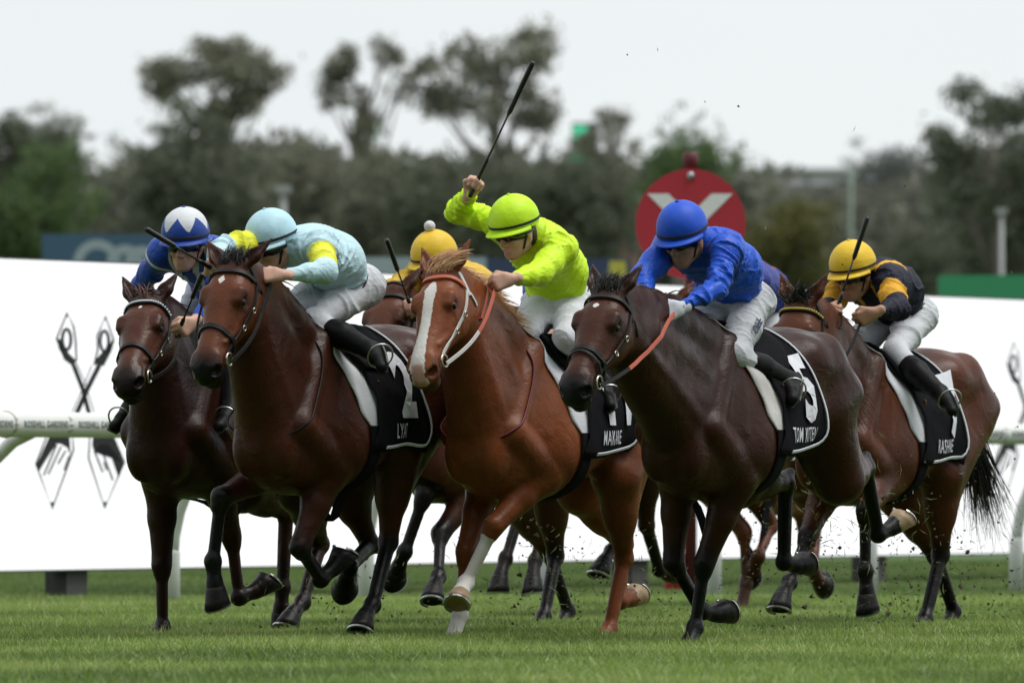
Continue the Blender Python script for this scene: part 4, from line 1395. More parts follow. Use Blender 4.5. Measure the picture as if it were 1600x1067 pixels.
def bun(H, mat):
    """forelock rolled up between the ears"""
    B = Body(); hu, hv, hl = H.HA
    B.ell(H.hp(-.040, .026, 0), (.046, .026, .050), H.HA, .02); B.ell(H.hp(.005, .022, .012), (.045, .020, .034), H.HA, .03); B.ell(H.hp(-.075, .012, .01), (.035, .022, .035), H.HA, .03)
    v, q = B.mesh(.008); n = vnormals(v, q)
    ph = ((v - H.hp(0, 0, 0)) @ hl) * 260 + wob(v, 5, 30, 2) * 3
    v = v + n * (np.sin(ph) * .0035)[:, None]
    return obj('forelock', np_mesh('forelock', v, q), mat, H.root)

def tail(H, mat, d0=(-.8, .1, .1), ln=.75, n=170, grav=.16):
    r = np.random.default_rng(int(abs(H.org[0]) * 331) + 5)
    mb = MB(); p0 = H.tp(-1.30, 0, -.24)
    d0 = nz(d0)
    mb.tube([p0 + d0 * -.04, p0 + d0 * .10, p0 + d0 * .2 + np.array([0, 0, -.03])], [.045, .035, .02], 8)
    for i in range(n):
        s = r.random()
        p = p0 + d0 * (.02 + .2 * s) + r.normal(size=3) * .018
        d = d0 + r.normal(size=3) * .08
        hair_lock(mb, p, d, ln * r.uniform(.55, 1.05), grav, .0065 * r.uniform(.6, 1.3), int(r.integers(1e9)), 7, .22)
    return mb.build('tail', mat, H.root, True)

def wrap(H, x, th, off, zc=-.42):
    """point on the barrel at body length x and angle th from the spine, off metres above the skin"""
    c = H.tp(x, 0, zc)
    d = np.array([0, math.sin(th), math.cos(th)])
    o = c + d * 1.2
    loc, n, _, _ = H.bvh.ray_cast(Vector(o), Vector(-d), 1.4)
    if loc is None: return c + d * .3, d
    return np.array(loc) + d * off, d

def cloth_sheet(H, name, front, back, thm, off, mat, parent, thick=.006, ns=16, nt=44, wr=.006, seed=1, th0=None):
    th0 = -thm if th0 is None else th0
    r = np.random.default_rng(seed)
    v = []; 
    for lay in (0, 1):
        for j in range(nt + 1):
            th = th0 + (thm - th0) * j / nt
            fr, bk = front(abs(th)), back(abs(th))
            for i in range(ns + 1):
                x = fr + (bk - fr) * i / ns
                wv = wr * math.sin(x * 21 + th * 5 + seed) * math.sin(th * 7 + x * 6) + wr * .5 * math.sin(x * 43 - th * 9)
                p, d = wrap(H, x, th, off + wv * min(1, abs(th)) - lay * thick)
                v.append(p)
    v = np.array(v); m = (ns + 1) * (nt + 1)
    # smooth the sheet a little
    g = v.reshape(2, nt + 1, ns + 1, 3)
    for _ in range(3):
        g[:, 1:-1, 1:-1] = g[:, 1:-1, 1:-1] * .5 + (g[:, :-2, 1:-1] + g[:, 2:, 1:-1] + g[:, 1:-1, :-2] + g[:, 1:-1, 2:]) * .125
    v = g.reshape(-1, 3)
    f = []
    for j in range(nt):
        for i in range(ns):
            a = j * (ns + 1) + i; b = a + ns + 1
            f.append((a, b, b + 1, a + 1)); f.append((a + m, a + m + 1, b + m + 1, b + m))
    rim = [i for i in range(ns + 1)] + [j * (ns + 1) + ns for j in range(1, nt + 1)] + [nt * (ns + 1) + i for i in range(ns - 1, -1, -1)] + [j * (ns + 1) for j in range(nt - 1, 0, -1)]
    for a, b in zip(rim, rim[1:] + rim[:1]): f.append((a, b, b + m, a + m))
    o = obj(name, np_mesh(name, v, np.array(f)), mat, parent)
    return o, g[0]

def saddle_kit(H, number, words, pad=M_PAD, nsz=.40, nx=-.535, nth=1.27, wth=1.90, wsz=.080, wx=-.45, thm=2.14, bold=.016, wsx=.62, nsx=.80):
    root = H.root
    fr = lambda t: np.interp(t, [0, .5, 1.2, 1.8, 2.1], [-.10, -.13, -.17, -.20, -.24])
    bk = lambda t: np.interp(t, [0, .5, 1.2, 1.8, 2.1], [-.66, -.66, -.60, -.56, -.52])
    o0, _ = cloth_sheet(H, 'saddle_pad', lambda t: np.interp(t, [0, .6, 1.2, 1.7, 2.0], [-.04, -.07, -.10, -.13, -.22]), lambda t: bk(t) + .14, 1.95, .012, pad, root, .007, 12, 40, .003, 2)
    F_ = lambda t: np.interp(t, [0, .5, 1.0, 1.5, 1.9, 2.1], [-.10, -.14, -.235, -.25, -.22, -.17])
    Bk = lambda t: np.interp(t, [0, .4, .8, 1.2, 1.6, 1.9, 2.1], [-.62, -.61, -.64, -.69, -.75, -.76, -.70])
    cl, g = cloth_sheet(H, 'saddle_cloth', F_, Bk, thm, .032, M_CLOTH, root, .006, 18, 50, .006, 5)
    # white piping round the back and lower edges, both sides
    for sg in (-1, 1):
        pts = []; nr = []
        ths = list(np.linspace(.15, thm - .05, 22))
        for t in ths:
            p, d = wrap(H, Bk(t) + .015, sg * t, .040); pts.append(p); nr.append(d)
        x1 = F_(thm) - .12
        for k in range(1, 14):
            x = Bk(thm) + .02 + (x1 - Bk(thm)) * k / 13
            p, d = wrap(H, x, sg * (thm - .06), .040); pts.append(p); nr.append(d)
        for _ in range(2):
            for i in range(1, len(pts) - 1): pts[i] = pts[i] * .5 + (pts[i - 1] + pts[i + 1]) * .25
        mb = MB(); mb.strap(pts, nr, .016, .004); mb.build('piping', M_NUM, cl)
    rad = .30
    def lay(nm, body, size, bold_, sx, x0, th0, off, slant=0):
        v, f = text_mesh(body, size, bold_, sx)
        for sg in (1, -1):
            out = []
            for a, b, _ in v:
                x = x0 - sg * a * 1.0; th = sg * (th0 - b / rad) + slant * a
                wv = .006 * math.sin(x * 21 + th * 5 + 5) * math.sin(th * 7 + x * 6) + .003 * math.sin(x * 43 - th * 9)
                p, d = wrap(H, x, th, off + wv * min(1, abs(th))); out.append(tuple(p))
            me = bpy.data.meshes.new(nm); me.from_pydata(out, [], f.tolist()); me.update()
            obj(nm, me, M_NUM, cl)
    if number: lay('number', number, nsz, bold, nsx, nx, nth, .0435)
    if words: lay('name_lettering', words, wsz, .0006, wsx, wx, wth, .0425)
    # girth strap and small racing saddle with irons
    pts, nr = [], []
    for a in np.linspace(1.85, 2 * math.pi - 1.85, 34):
        p, d = wrap(H, -.22, a, .014 if abs(a - math.pi) < 1.0 else .010); pts.append(p); nr.append(d)
    for _ in range(3):
        for i in range(1, len(pts) - 1): pts[i] = pts[i] * .5 + (pts[i - 1] + pts[i + 1]) * .25
    mb = MB(); mb.strap(pts, nr, .10, .006); mb.build('girth', M_CLOTH, root)
    sd, _ = cloth_sheet(H, 'saddle', lambda t: np.interp(t, [0, .6, 1.0], [-.16, -.16, -.22]), lambda t: np.interp(t, [0, .6, 1.0], [-.55, -.50, -.40]), 0.95, .055, M_CLOTH, root, .018, 10, 20, .0, 3)
    H.saddle = sd
    return cl

def breast_loop(H, mat, drop=.0, r=.0045, name='breast_strap', side=1.0):
    """cord round the base of the neck"""
    pts = []
    for a in np.linspace(-math.pi, math.pi, 29):
        x = .02 + (.34 - .02) * (.5 + .5 * math.cos(a)) ; z = -.10 + (-.52 - drop + .10) * (.5 + .5 * math.cos(a))
        pts.append(H.tp(x, .30 * math.sin(a), z))
    p, n = surf(H, pts, .008, 2)
    mb = MB(); mb.tube(p, r, 6, False); mb.build(name, mat, H.root, True)

def rein(H, hand, mat, sg=1, sag=.05, split=None, mat2=None, w=.02):
    a = np.array(H.hp(.495, -.130, sg * .092)); b = np.asarray(hand, float)
    pts = []
    for t in np.linspace(0, 1, 13):
        p = a * (1 - t) + b * t + np.array([0, sg * .04 * math.sin(math.pi * t), -sag * math.sin(math.pi * t)])
        loc, n, _, d = H.bvh.find_nearest(Vector(p))
        if (Vector(p) - loc).dot(n) < .012: p = np.array(loc + n * .014)
        pts.append(p)
    nr = [np.array([0, sg * 1.0, .25])] * len(pts)
    br = H.bridle
    if split is None:
        mb = MB(); mb.strap(pts, nr, w, .005); mb.build('rein', mat, br)
    else:
        k = int(split * 12)
        mb = MB(); mb.strap(pts[:k + 1], nr[:k + 1], w, .005); r0 = mb.build('rein', mat, br)
        mb = MB(); mb.strap(pts[k:], nr[k:], w, .006); mb.build('rein_grip', mat2, br)
# ------------------------------------------------------------------ the field: eight horses
GH = 'racehorses galloping in the field'
C_A = coat_mat('coat_dark_bay', (.024, .0072, .0042), (.008, .0036, .003), (.070, .0198, .0086))
C_B = coat_mat('coat_bay_black_legs', (.046, .0130, .0056), (.003, .0037, .004), (.118, .034, .0128))
C_M = coat_mat('coat_chestnut', (.165, .0480, .0165), (.085, .028, .013), (.20, .059, .020))
C_T = coat_mat('coat_brown_bay', (.030, .0090, .0049), (.0025, .003, .0033), (.058, .0168, .0080))
C_E = coat_mat('coat_bay', (.075, .0225, .0095), (.006, .005, .005), (.10, .03, .012))
C_C = coat_mat('coat_bay_far', (.060, .0190, .0090), (.007, .006, .006), (.09, .028, .012))
C_D = coat_mat('coat_light_bay', (.11, .036, .016), (.055, .02, .011))

hA = make_horse('racehorse', 'dark bay horse at the far left with pearl beaded browband', 288, 512, 44.9, 23,
    dict(RF=dict(k=(253, 903), f=(254, 992), h=(253, 1022), g=1, ez=-.03), LF=dict(k=(362, 838), f=(374, 938), h=(425, 912)),
         RH=dict(k=(447, 800), f=(441, 925), h=(437, 985)), LH=dict(k=(500, 850), f=(473, 940), h=(446, 972))),
    (240, 480), (199, 606), C_A, polld=.62, dark_from=(-.22, -.2), star=(.10, -.004, .012), headroll=-3, ear=(.85, .3, .5), group=GH)
hB = make_horse('racehorse', 'bay horse with white star and black legs carrying number 2', 462, 498, 43.6, 27,
    dict(RF=dict(k=(336, 782), f=(331, 888), h=(340, 955), flex=20), LF=dict(k=(468, 856), f=(500, 904), h=(540, 870)),
         RH=dict(k=(578, 850), f=(546, 884), h=(536, 925)), LH=dict(k=(607, 846), f=(582, 944), h=(562, 976))),
    (362, 410), (321, 586), C_B, dark_from=(.06, .04), star=(.118, -.006, .022), ear=(.7, .1, .6), group=GH)
hM = make_horse('racehorse', 'chestnut horse with broad white blaze and flaxen mane carrying number 11', 793, 512, 44.3, 29,
    dict(RF=dict(k=(728, 862), f=(716, 988), h=(714, 1025), g=1, ez=-.02), LF=dict(k=(755, 840), f=(722, 922), h=(702, 960), flex=26),
         RH=dict(k=(975, 850), f=(968, 930), h=(1022, 930)), LH=dict(k=(975, 872), f=(952, 985), h=(945, 1010), g=1)),
    (688, 422), (660, 590), C_M, dark_from=(-.6, -.5), socks=dict(LF=.055, RF=.23), blaze=True, hoofs=dict(LF=M_HOOFT, RH=M_HOOFT), headroll=4, ear=(.9, .2, .45), group=GH)
hT = make_horse('racehorse', 'dark brown horse with small white star carrying number 5 in front', 1096, 502, 43.0, 25.5,
    dict(RF=dict(k=(1052, 885), f=(1096, 955), h=(1143, 962)), LF=dict(k=(1095, 895), f=(1084, 992), h=(1085, 1030), g=1, ez=-.03),
         RH=dict(k=(1222, 742), f=(1225, 880), h=(1258, 886)), LH=dict(k=(1352, 730), f=(1372, 835), h=(1412, 815))),
    (944, 450), (897, 618), C_T, polld=.98, dark_from=(.10, .06), star=(.125, -.008, .020), hoofs=dict(LH=M_HOOFT), ear=(.9, .15, .40), group=GH)
hE = make_horse('racehorse', 'bay horse at the right with yellow beaded browband and black tail', 1329, 536, 47.2, 27,
    dict(RF=dict(k=(1262, 838), f=(1234, 908), h=(1216, 944)), LF=dict(k=(1352, 798), f=(1352, 893), h=(1356, 955), flex=15),
         RH=dict(k=(1462, 868), f=(1490, 955), h=(1498, 985), g=1), LH=dict(k=(1470, 866), f=(1446, 965), h=(1440, 993), g=1)),
    (1266, 490), (1220, 640), C_E, dark_from=(.06, .10), ear=(.9, .2, .45), group=GH)
hC = make_horse('racehorse', 'bay horse half hidden behind the chestnut, its rider in a pompom cap', 705, 535, 47.6, 27,
    dict(RF=dict(k=(667, 765), f=(630, 868), h=(614, 907)), LF=dict(k=(684, 839), f=(685, 900), h=(674, 930)),
         RH=dict(k=(860, 872), f=(888, 955), h=(891, 985), g=1), LH=dict(k=(868, 868), f=(850, 962), h=(847, 990), g=1)),
    (612, 452), (575, 600), C_C, .014, dark_from=(.1, .1), ear=(.9, .2, .5), group=GH)
hD = make_horse('racehorse', 'light bay horse hidden behind the front brown horse, blue beaded browband', 1118, 553, 53.2, 27,
    dict(RF=dict(k=(1185, 855), f=(1167, 940), h=(1165, 970), g=1), LF=dict(k=(1205, 820), f=(1185, 868), h=(1172, 905)),
         RH=dict(k=(1250, 800), f=(1265, 880), h=(1280, 910)), LH=dict(k=(1275, 810), f=(1270, 890), h=(1285, 920))),
    (1042, 470), (1015, 600), C_D, .014, dark_from=(-.3, -.3), ear=(.9, .2, .6), group=GH)
hF = make_horse('racehorse', 'dark bay horse hidden behind the chestnut, only its hooves showing', 880, 552, 50.6, 27,
    dict(RF=dict(k=(812, 800), f=(790, 872), h=(776, 918)), LF=dict(k=(850, 800), f=(835, 880), h=(830, 920)),
         RH=dict(k=(985, 800), f=(955, 860), h=(934, 890)), LH=dict(k=(1010, 820), f=(1030, 890), h=(1050, 900))),
    (808, 500), (790, 620), C_A, .014, dark_from=(.0, .0), ear=(.9, .2, .5), group=GH)
# ------------------------------------------------------------------ jockeys
def silk_mat(name, base, second=None, rough=.42, sheen=.15, wr=.38, edge=.002):
    m, n, b, L = mat_new(name)
    tc = node(n, 'ShaderNodeTexCoord')
    n1 = node(n, 'ShaderNodeTexNoise'); n1.inputs['Scale'].default_value = 4.5; n1.inputs['Detail'].default_value = 2; n1.inputs['Distortion'].default_value = 1.2
    mp = node(n, 'ShaderNodeMapping'); mp.inputs['Scale'].default_value = (1.0, 2.2, 2.4); mp.inputs['Rotation'].default_value = (.4, .5, .3)
    L(tc.outputs['Object'], mp.inputs[0]); L(mp.outputs[0], n1.inputs['Vector'])
    n2 = node(n, 'ShaderNodeTexNoise'); n2.inputs['Scale'].default_value = 15; n2.inputs['Detail'].default_value = 2; n2.inputs['Distortion'].default_value = 1.0
    L(mp.outputs[0], n2.inputs['Vector'])
    mx = node(n, 'ShaderNodeMix', data_type='RGBA')
    mx.inputs[6].default_value = (*[c * .82 for c in base], 1); mx.inputs[7].default_value = (*[min(1, c * 1.12) for c in base], 1)
    L(n1.outputs['Fac'], mx.inputs[0])
    col = mx.outputs[2]
    if second:
        at_ = node(n, 'ShaderNodeAttribute', attribute_name='mark')
        r = node(n, 'ShaderNodeMapRange'); r.inputs[1].default_value = edge * .2; r.inputs[2].default_value = edge * 2.2
        L(at_.outputs['Fac'], r.inputs[0])
        m2 = node(n, 'ShaderNodeMix', data_type='RGBA'); m2.inputs[7].default_value = (*second, 1)
        L(r.outputs[0], m2.inputs[0]); L(col, m2.inputs[6]); col = m2.outputs[2]
    L(col, b.inputs['Base Color'])
    b.inputs['Roughness'].default_value = rough + .10; b.inputs['Specular IOR Level'].default_value = .30
    b.inputs['Sheen Weight'].default_value = sheen * .4
    bp = node(n, 'ShaderNodeBump'); bp.inputs['Strength'].default_value = wr; bp.inputs['Distance'].default_value = .03
    L(n1.outputs['Fac'], bp.inputs['Height'])
    b2 = node(n, 'ShaderNodeBump'); b2.inputs['Strength'].default_value = wr * .8; b2.inputs['Distance'].default_value = .016
    L(n2.outputs['Fac'], b2.inputs['Height']); L(bp.outputs[0], b2.inputs['Normal']); L(b2.outputs[0], b.inputs['Normal'])
    return m

M_SKIN = plain('skin', (.58, .34, .25), .5, .4, var=.12, vscale=40, bump=.08, bscale=120)
M_SKIN2 = plain('skin_tanned', (.45, .25, .165), .5, .4, var=.15, vscale=40, bump=.08, bscale=120)
M_BREECH = silk_mat('white_breeches', (.60, .62, .66), None, .6, .1, .25)
M_BREECH2 = silk_mat('pale_grey_breeches', (.50, .52, .56), None, .6, .1, .25)
M_BOOT = plain('black_boot', (.006, .006, .007), .5, .14, var=.3, vscale=30, bump=.25, bscale=35)
M_GOG = plain('goggle_lens', (.012, .012, .014), .08, .8)
M_GOGF = plain('goggle_frame', (.015, .015, .016), .4)
M_BAND = plain('black_elastic', (.010, .010, .012), .6)
M_WHIP = plain('black_whip', (.010, .010, .011), .35, .5)
M_GLOVE = plain('white_glove', (.55, .58, .66), .8, var=.1, bump=.2)
M_HAIRD = plain('dark_hair', (.02, .014, .011), .6)
M_PRINT = plain('navy_print', (.02, .025, .08), .7)
M_IRON = plain('stirrup_metal', (.5, .5, .5), .3, metal=1.0)
M_SOLE = plain('boot_sole', (.10, .10, .10), .6)

def wrinkle(v, q, amp, seed, segs=()):
    """folds that run round each limb and across the trunk, plus broad swells"""
    n = vnormals(v, q)
    d = wob(v, seed, 13, 1)
    out = amp * (d * .5 - .25)
    if segs:
        T_ = [seg_t(v, a, b) for a, b in segs]
        ds = np.stack([t[1] for t in T_], 1); k = ds.argmin(1)
        ax = np.choose(k, [t[0] * np.linalg.norm(np.asarray(b) - np.asarray(a)) for t, (a, b) in zip(T_, segs)])
        A_ = np.array([nz(np.asarray(b) - np.asarray(a)) for a, b in segs])[k]
        perp = v - A_ * np.sum(v * A_, 1, keepdims=True)
        skew = np.array([nz(np.random.default_rng(seed + i).normal(size=3)) for i in range(len(segs))])[k]
        for (fr, g, sd, sq) in ((48, 1.0, 1, .34), (85, .45, 2, .45)):
            pp = A_ * (ax + .25 * np.sum(v * skew, 1))[:, None] + perp * sq + .012 * np.stack([wob(v, seed + 30 + j, 12, 1) for j in range(3)], 1)
            h = wob(pp, seed + sd, fr, 1)
            gate = np.clip(wob(v, seed + 20 + sd, 9, 1) * 1.2 + .5, 0, 1)
            out = out + amp * g * gate * (.55 - 2.0 * np.minimum(np.abs(h), .5) ** .75)
    return (v + n * out[:, None]).astype(np.float32)

def hand(B, wr, d, n, side, curl=1.0, s=1.0):
    """palm, four curled fingers, a thumb: d points to the knuckles, n out of the palm, side to the thumb"""
    d, n, side = nz(d), nz(n), nz(side)
    B.cone(wr - d * .03, wr + d * .02, .025 * s, .026 * s, .01, (n, .75))
    for i, off in enumerate((.030, .010, -.010, -.029)):
        kn = wr + d * (.085 - .006 * abs(i - 1)) * s + side * off * s
        B.cone(wr + d * .015 + side * off * .6 * s, kn, .016 * s, .0135 * s, .012)
        L_ = (.040, .045, .042, .033)[i] * s
        a1 = nz(d * (1 - .75 * curl) + n * (.35 + .65 * curl))
        p1 = kn + a1 * L_
        a2 = nz(-d * curl + n * (1.0 - .75 * curl) + d * (1 - curl))
        p2 = p1 + a2 * L_ * .72
        a3 = nz(-d * .55 * curl - n * .85 * curl + d * (1 - curl))
        p3 = p2 + a3 * L_ * .5
        r = (.0098, .0102, .0098, .0088)[i] * s
        B.cone(kn, p1, r * 1.15, r, .004); B.cone(p1, p2, r, r * .92, .004); B.cone(p2, p3, r * .92, r * .75, .003)
    t0 = wr + d * .03 * s + side * .026 * s
    t1 = t0 + nz(d * .7 + side * .55 + n * .35) * .036 * s
    t2 = t1 + nz(d * .75 + n * .75 - side * .15) * .034 * s
    B.cone(t0, t1, .0155 * s, .0125 * s, .012); B.cone(t1, t2, .0125 * s, .009 * s, .004)

def cap(J, root, hc, f, u, r, mat, mark=None, band=True, pom=None, seam=True):
    """skull cap with silk cover, peak and elastic band"""
    c = hc + u * .070 - f * .010
    ra, rb, rc = .136, .117, .128
    na, ne = 56, 18
    v = []; mk = []
    for j in range(ne + 1):
        el = -.28 + (math.pi / 2 + .28) * j / ne
        for i in range(na):
            az = 2 * math.pi * i / na
            x, y, z = ra * math.cos(el) * math.cos(az), rb * math.cos(el) * math.sin(az), rc * math.sin(el)
            if el < .1: # the cover is gathered at the rim
                k = 1 - .05 * (.1 - el)
                x *= k; y *= k
            g = 1 + (.006 * math.cos(az * 6) if seam else 0) * math.cos(el) ** .5 + .007 * math.sin(az * 17 + 3 * math.sin(el * 6)) * max(0, .5 - el) 
            v.append(c + (f * x + r * y) * g + u * z)
            mk.append(mark(az, el) if mark else -1)
    q = [(j * na + i, j * na + (i + 1) % na, (j + 1) * na + (i + 1) % na, (j + 1) * na + i) for j in range(ne) for i in range(na)]
    cp = obj('cap', np_mesh('cap', np.array(v), np.array(q), True, {'mark': np.array(mk)}), mat, root)
    # peak
    mb = MB(); n = 22; rows_ = []
    for (ex, dz) in ((-.01, .004), (.012, .0), (.036, -.010), (.044, -.016), (.036, -.018), (.0, -.010)):
        row = []
        for i in range(n + 1):
            a = R(-82 + 164 * i / n)
            e = ex * max(0, math.cos(a)) ** .6 if ex > 0 else ex
            row.append(c + f * (ra * .985 + e) * math.cos(a) + r * (rb * .985 + e * .5) * math.sin(a) + u * (dz * (1 if ex > 0 else 1) - .026))
        rows_.append(row)
    mb.add([p for w in rows_ for p in w], [(j * (n + 1) + i, j * (n + 1) + i + 1, (j + 1) * (n + 1) + i + 1, (j + 1) * (n + 1) + i) for j in range(len(rows_) - 1) for i in range(n)])
    mb.build('peak', mat, cp, True)
    if band:
        pts = []; nr = []
        for i in range(41):
            a = 2 * math.pi * i / 40
            el = -.02 if True else 0
            d = f * ra * math.cos(a) + r * rb * math.sin(a)
            pts.append(c + d * 1.004 + u * (-.008)); nr.append(d)
        mb = MB(); mb.strap(pts, nr, .013, .003); mb.build('elastic_band', M_BAND, cp)
    mb = MB()
    if pom: mb.ball(c + u * (rc + .02), .030, 14, 10)
    else: mb.ball(c + u * (rc + .001), .010, 10, 6, (1, 1, .6))
    mb.build('pompom' if pom else 'button', pom or mat, cp, True)
    return cp

def goggles(root, hc, f, u, r):
    rows_ = []; n = 24
    for (z, ex, w) in ((.036, .004, 1.0), (.034, .016, .98), (.012, .024, 1.0), (-.008, .018, .96), (-.018, .004, .90)):
        row = []
        for i in range(n + 1):
            a = R((-78 + 156 * i / n) * w)
            nose = .012 * math.exp(-(a / .22) ** 2) * (1 if z < 0 else 0)
            row.append(hc + f * ((.094 + ex) * math.cos(a)) + r * ((.080 + ex * .5) * math.sin(a)) + u * (z + nose + .004))
        rows_.append(row)
    mb = MB(); mb.add([p for w in rows_ for p in w], [(j * (n + 1) + i, j * (n + 1) + i + 1, (j + 1) * (n + 1) + i + 1, (j + 1) * (n + 1) + i) for j in range(len(rows_) - 1) for i in range(n)])
    g = mb.build('goggles', M_GOG, root, True)
    pts = []; nr = []
    for i in range(25):
        a = R(74 + 212 * i / 24)
        d = f * .103 * math.cos(a) + r * .087 * math.sin(a)
        pts.append(hc + d + u * .012); nr.append(d)
    mb = MB(); mb.strap(pts, nr, .02, .003); mb.build('goggle_strap', M_GOGF, g)

def make_jockey(H, label, J, shirt, breech, capm, cap_mark=None, shirt_mark=None, skin=None, pom=None, glove=False, vox=.0065, hair=None, seed=1, print_=None, belt=False):
    skin = skin or M_SKIN
    pl, sp = H.plane, H.sphere
    pel = pl(*J['pel'], J.get('pel_lat', 0.0))
    nk = sp(*J['neck'], pel, .47, None, True) if 'neck_lat' not in J else pl(*J['neck'], J['neck_lat'])
    nk = pel + nz(nk - pel) * .47
    hd = sp(*J['head'], nk, .155, None, True)
    nose = sp(*J['nose'], hd, .112, None, True)
    f = nz(nose + np.array([0, 0, .012]) - hd)
    up = np.array(J.get('up', (0, 0, 1.0)), float); u = nz(up - f * (up @ f)); r = np.cross(u, f)   # r: to the rider's left
    spine = nz(nk - pel)
    joints = {}
    for s_, sg in (('L', 1), ('R', -1)):
        sh = sp(*J['sh' + s_], nk, .175, None, J.get('nsh' + s_, s_ == 'L'))
        el = sp(*J['el' + s_], sh, .275, None, J.get('nel' + s_, True))
        wr = sp(*J['wr' + s_], el, .245, None, J.get('nwr' + s_, True))
        hip = pel + np.array([0, sg * .095, 0]) - spine * .02
        if 'kn' + s_ in J:
            kn = sp(*J['kn' + s_], hip, .41, None, True)
            an = sp(*J['an' + s_], kn, .39, J.get('anlat', sg * .34), tol=.09)
            to = sp(*J['to' + s_], an, .17, None, True)
            joints[s_] = [sh, el, wr, hip, kn, an, to]
        else:
            joints[s_] = [sh, el, wr, hip, None, None, None]
    for s_, o_ in (('R', 'L'), ('L', 'R')):
        if joints[s_][4] is None:
            for k in (4, 5, 6):
                p = joints[o_][k].copy(); p[1] = 2 * pel[1] * 0 - p[1]; joints[s_][k] = p
    base = np.array([pel[0], 0, H.zw - .05])
    wb = H.org + H.Rm @ base
    root = empty('jockey', wb, H.root.rotation_euler[2])
    root.name = 'person'
    tag(root, label, 'person', 'jockeys riding in the race')
    off = base
    def put(name, B, mat, vx, wr_amp=0, sd=0, attr=None, sm=1, parent=root, segs=()):
        v, q = B.mesh(vx)
        if sm: v = smooth_mesh(v, q, sm, .4)
        a = attr(v) if attr else None
        if wr_amp: v = wrinkle(v, q, wr_amp, sd, segs)
        me = np_mesh(name, v - off, q, True, {'mark': a} if a is not None else None)
        return obj(name, me, mat, parent)
    ch = nk - spine * .12; lat = nz(joints['L'][0] - joints['R'][0])
    belly = nz(np.cross(lat, spine)); 
    if belly @ np.array([.3, 0, -1]) < 0: belly = -belly
    # --- the body itself, one skin
    B = Body()
    B.cone(pel, ch, .075, .085, .05, (lat, 1.25)); B.cone(ch, nk, .08, .05, .05)
    B.cone(nk, hd - u * .05 - f * .02, .052, .050, .03)
    for s_ in 'LR':
        sh, el, wr, hip, kn, an, to = joints[s_]
        B.cone(ch, sh, .06, .04, .04); B.cone(sh, el, .038, .030, .02); B.cone(el, wr, .032, .024, .02)
        B.cone(pel, hip, .07, .065, .04); B.cone(hip, kn, .062, .042, .03); B.cone(kn, an, .046, .030, .02); B.cone(an, an * .5 + to * .5, .026, .018, .02)
    # head with a face
    hA_ = np.array([f, r, u])
    B.ell(hd + u * .028 - f * .012, (.098, .077, .100), hA_, .02)
    B.ell(hd - u * .045 + f * .022, (.066, .058, .066), hA_, .03)
    B.cone(hd - u * .092 + f * .060 - r * .012, hd - u * .092 + f * .060 + r * .012, .022, .022, .02)
    for sg in (-1, 1):
        B.cone(hd - u * .08 + f * .05 + r * sg * .02, hd - u * .03 - f * .015 + r * sg * .058, .020, .020, .02)
        B.ball(hd - u * .012 + f * .066 + r * sg * .036, .022, .02)
        B.ell(hd + u * .004 - f * .012 + r * sg * .080, (.022, .008, .032), hA_, .006)
        B.ball(hd - u * .028 + f * .098 + r * sg * .012, .0095, .008)
    B.cone(hd + u * .022 + f * .088, hd - u * .022 + f * .108, .010, .0135, .012)
    B.cone(hd - u * .054 + f * .084 - r * .018, hd - u * .054 + f * .084 + r * .018, .0085, .0085, .010)
    B.cone(hd - u * .068 + f * .081 - r * .014, hd - u * .068 + f * .081 + r * .014, .0085, .0085, .010)
    B.cone(hd - u * .0612 + f * .096 - r * .022, hd - u * .0612 + f * .096 + r * .022, .0032, .0032, .004, None, 's')
    hnd = {}
    GB = Body()
    for s_, sg in (('L', 1), ('R', -1)):
        sh, el, wr = joints[s_][:3]
        d = nz(wr - el)
        if 'hd' + s_ in J: d = nz(H.sphere(*J['hd' + s_], wr, .085, None, J.get('nhd' + s_, True)) - wr)
        n_ = np.array(J.get('pn' + s_, (0.0, -sg * 1.0, -.35)), float)
        n_ = nz(n_ - d * (n_ @ d)); side = np.cross(n_, d) * (1 if J.get('ts' + s_, 1) > 0 else -1)
        if side[2] < 0: side = -side
        hand(B, wr, d, n_, side, J.get('curl' + s_, .92), .72 if glove else 1.06)
        if glove: hand(GB, wr, d, n_, side, J.get('curl' + s_, .92), 1.18)
        hnd[s_] = (wr + d * .075 + n_ * .03, d, n_, side)
    put('body', B, skin, vox)
    if glove: put('gloves', GB, M_GLOVE, vox)
    # --- jacket
    B = Body()
    wst = pel + spine * .04
    mid = (wst + ch) / 2 - belly * .045
    B.cone(wst, mid, .128, .135, .05, (lat, 1.22)); B.cone(mid, ch, .137, .135, .05, (lat, 1.28)); B.cone(ch, nk - spine * .015, .128, .078, .06, (lat, 1.15))
    for s_ in 'LR':
        sh, el, wr = joints[s_][:3]
        B.cone(ch, sh, .10, .074, .06); B.cone(ch - spine * .1, sh, .09, .07, .06)
        m_ = sh * .45 + el * .55
        B.cone(sh, m_, .074, .068, .04); B.cone(m_, el, .068, .060, .03)
        w2 = wr - nz(wr - el) * (.065 if J.get('cuff' + s_) is None else J['cuff' + s_])
        B.cone(el, el * .5 + w2 * .5, .060, .055, .03); B.cone(el * .5 + w2 * .5, w2, .055, .040, .02)
        B.cone(w2, w2 + nz(wr - el) * .025, .036, .034, .008)
    B.cone(nk - spine * .02, nk + nz(hd - nk) * .025, .062, .054, .03)
    fn = (lambda v: shirt_mark(v, dict(j=joints, nk=nk, pel=pel, ch=ch, lat=lat, spine=spine, belly=belly))) if shirt_mark else None
    put('jacket', B, shirt, vox, .0130, seed * 13, fn, segs=[(pel + belly * .05, nk + belly * .0)] + [(joints[k][i], joints[k][i + 1]) for k in 'LR' for i in (0, 1)])
    # --- breeches and boots
    B = Body()
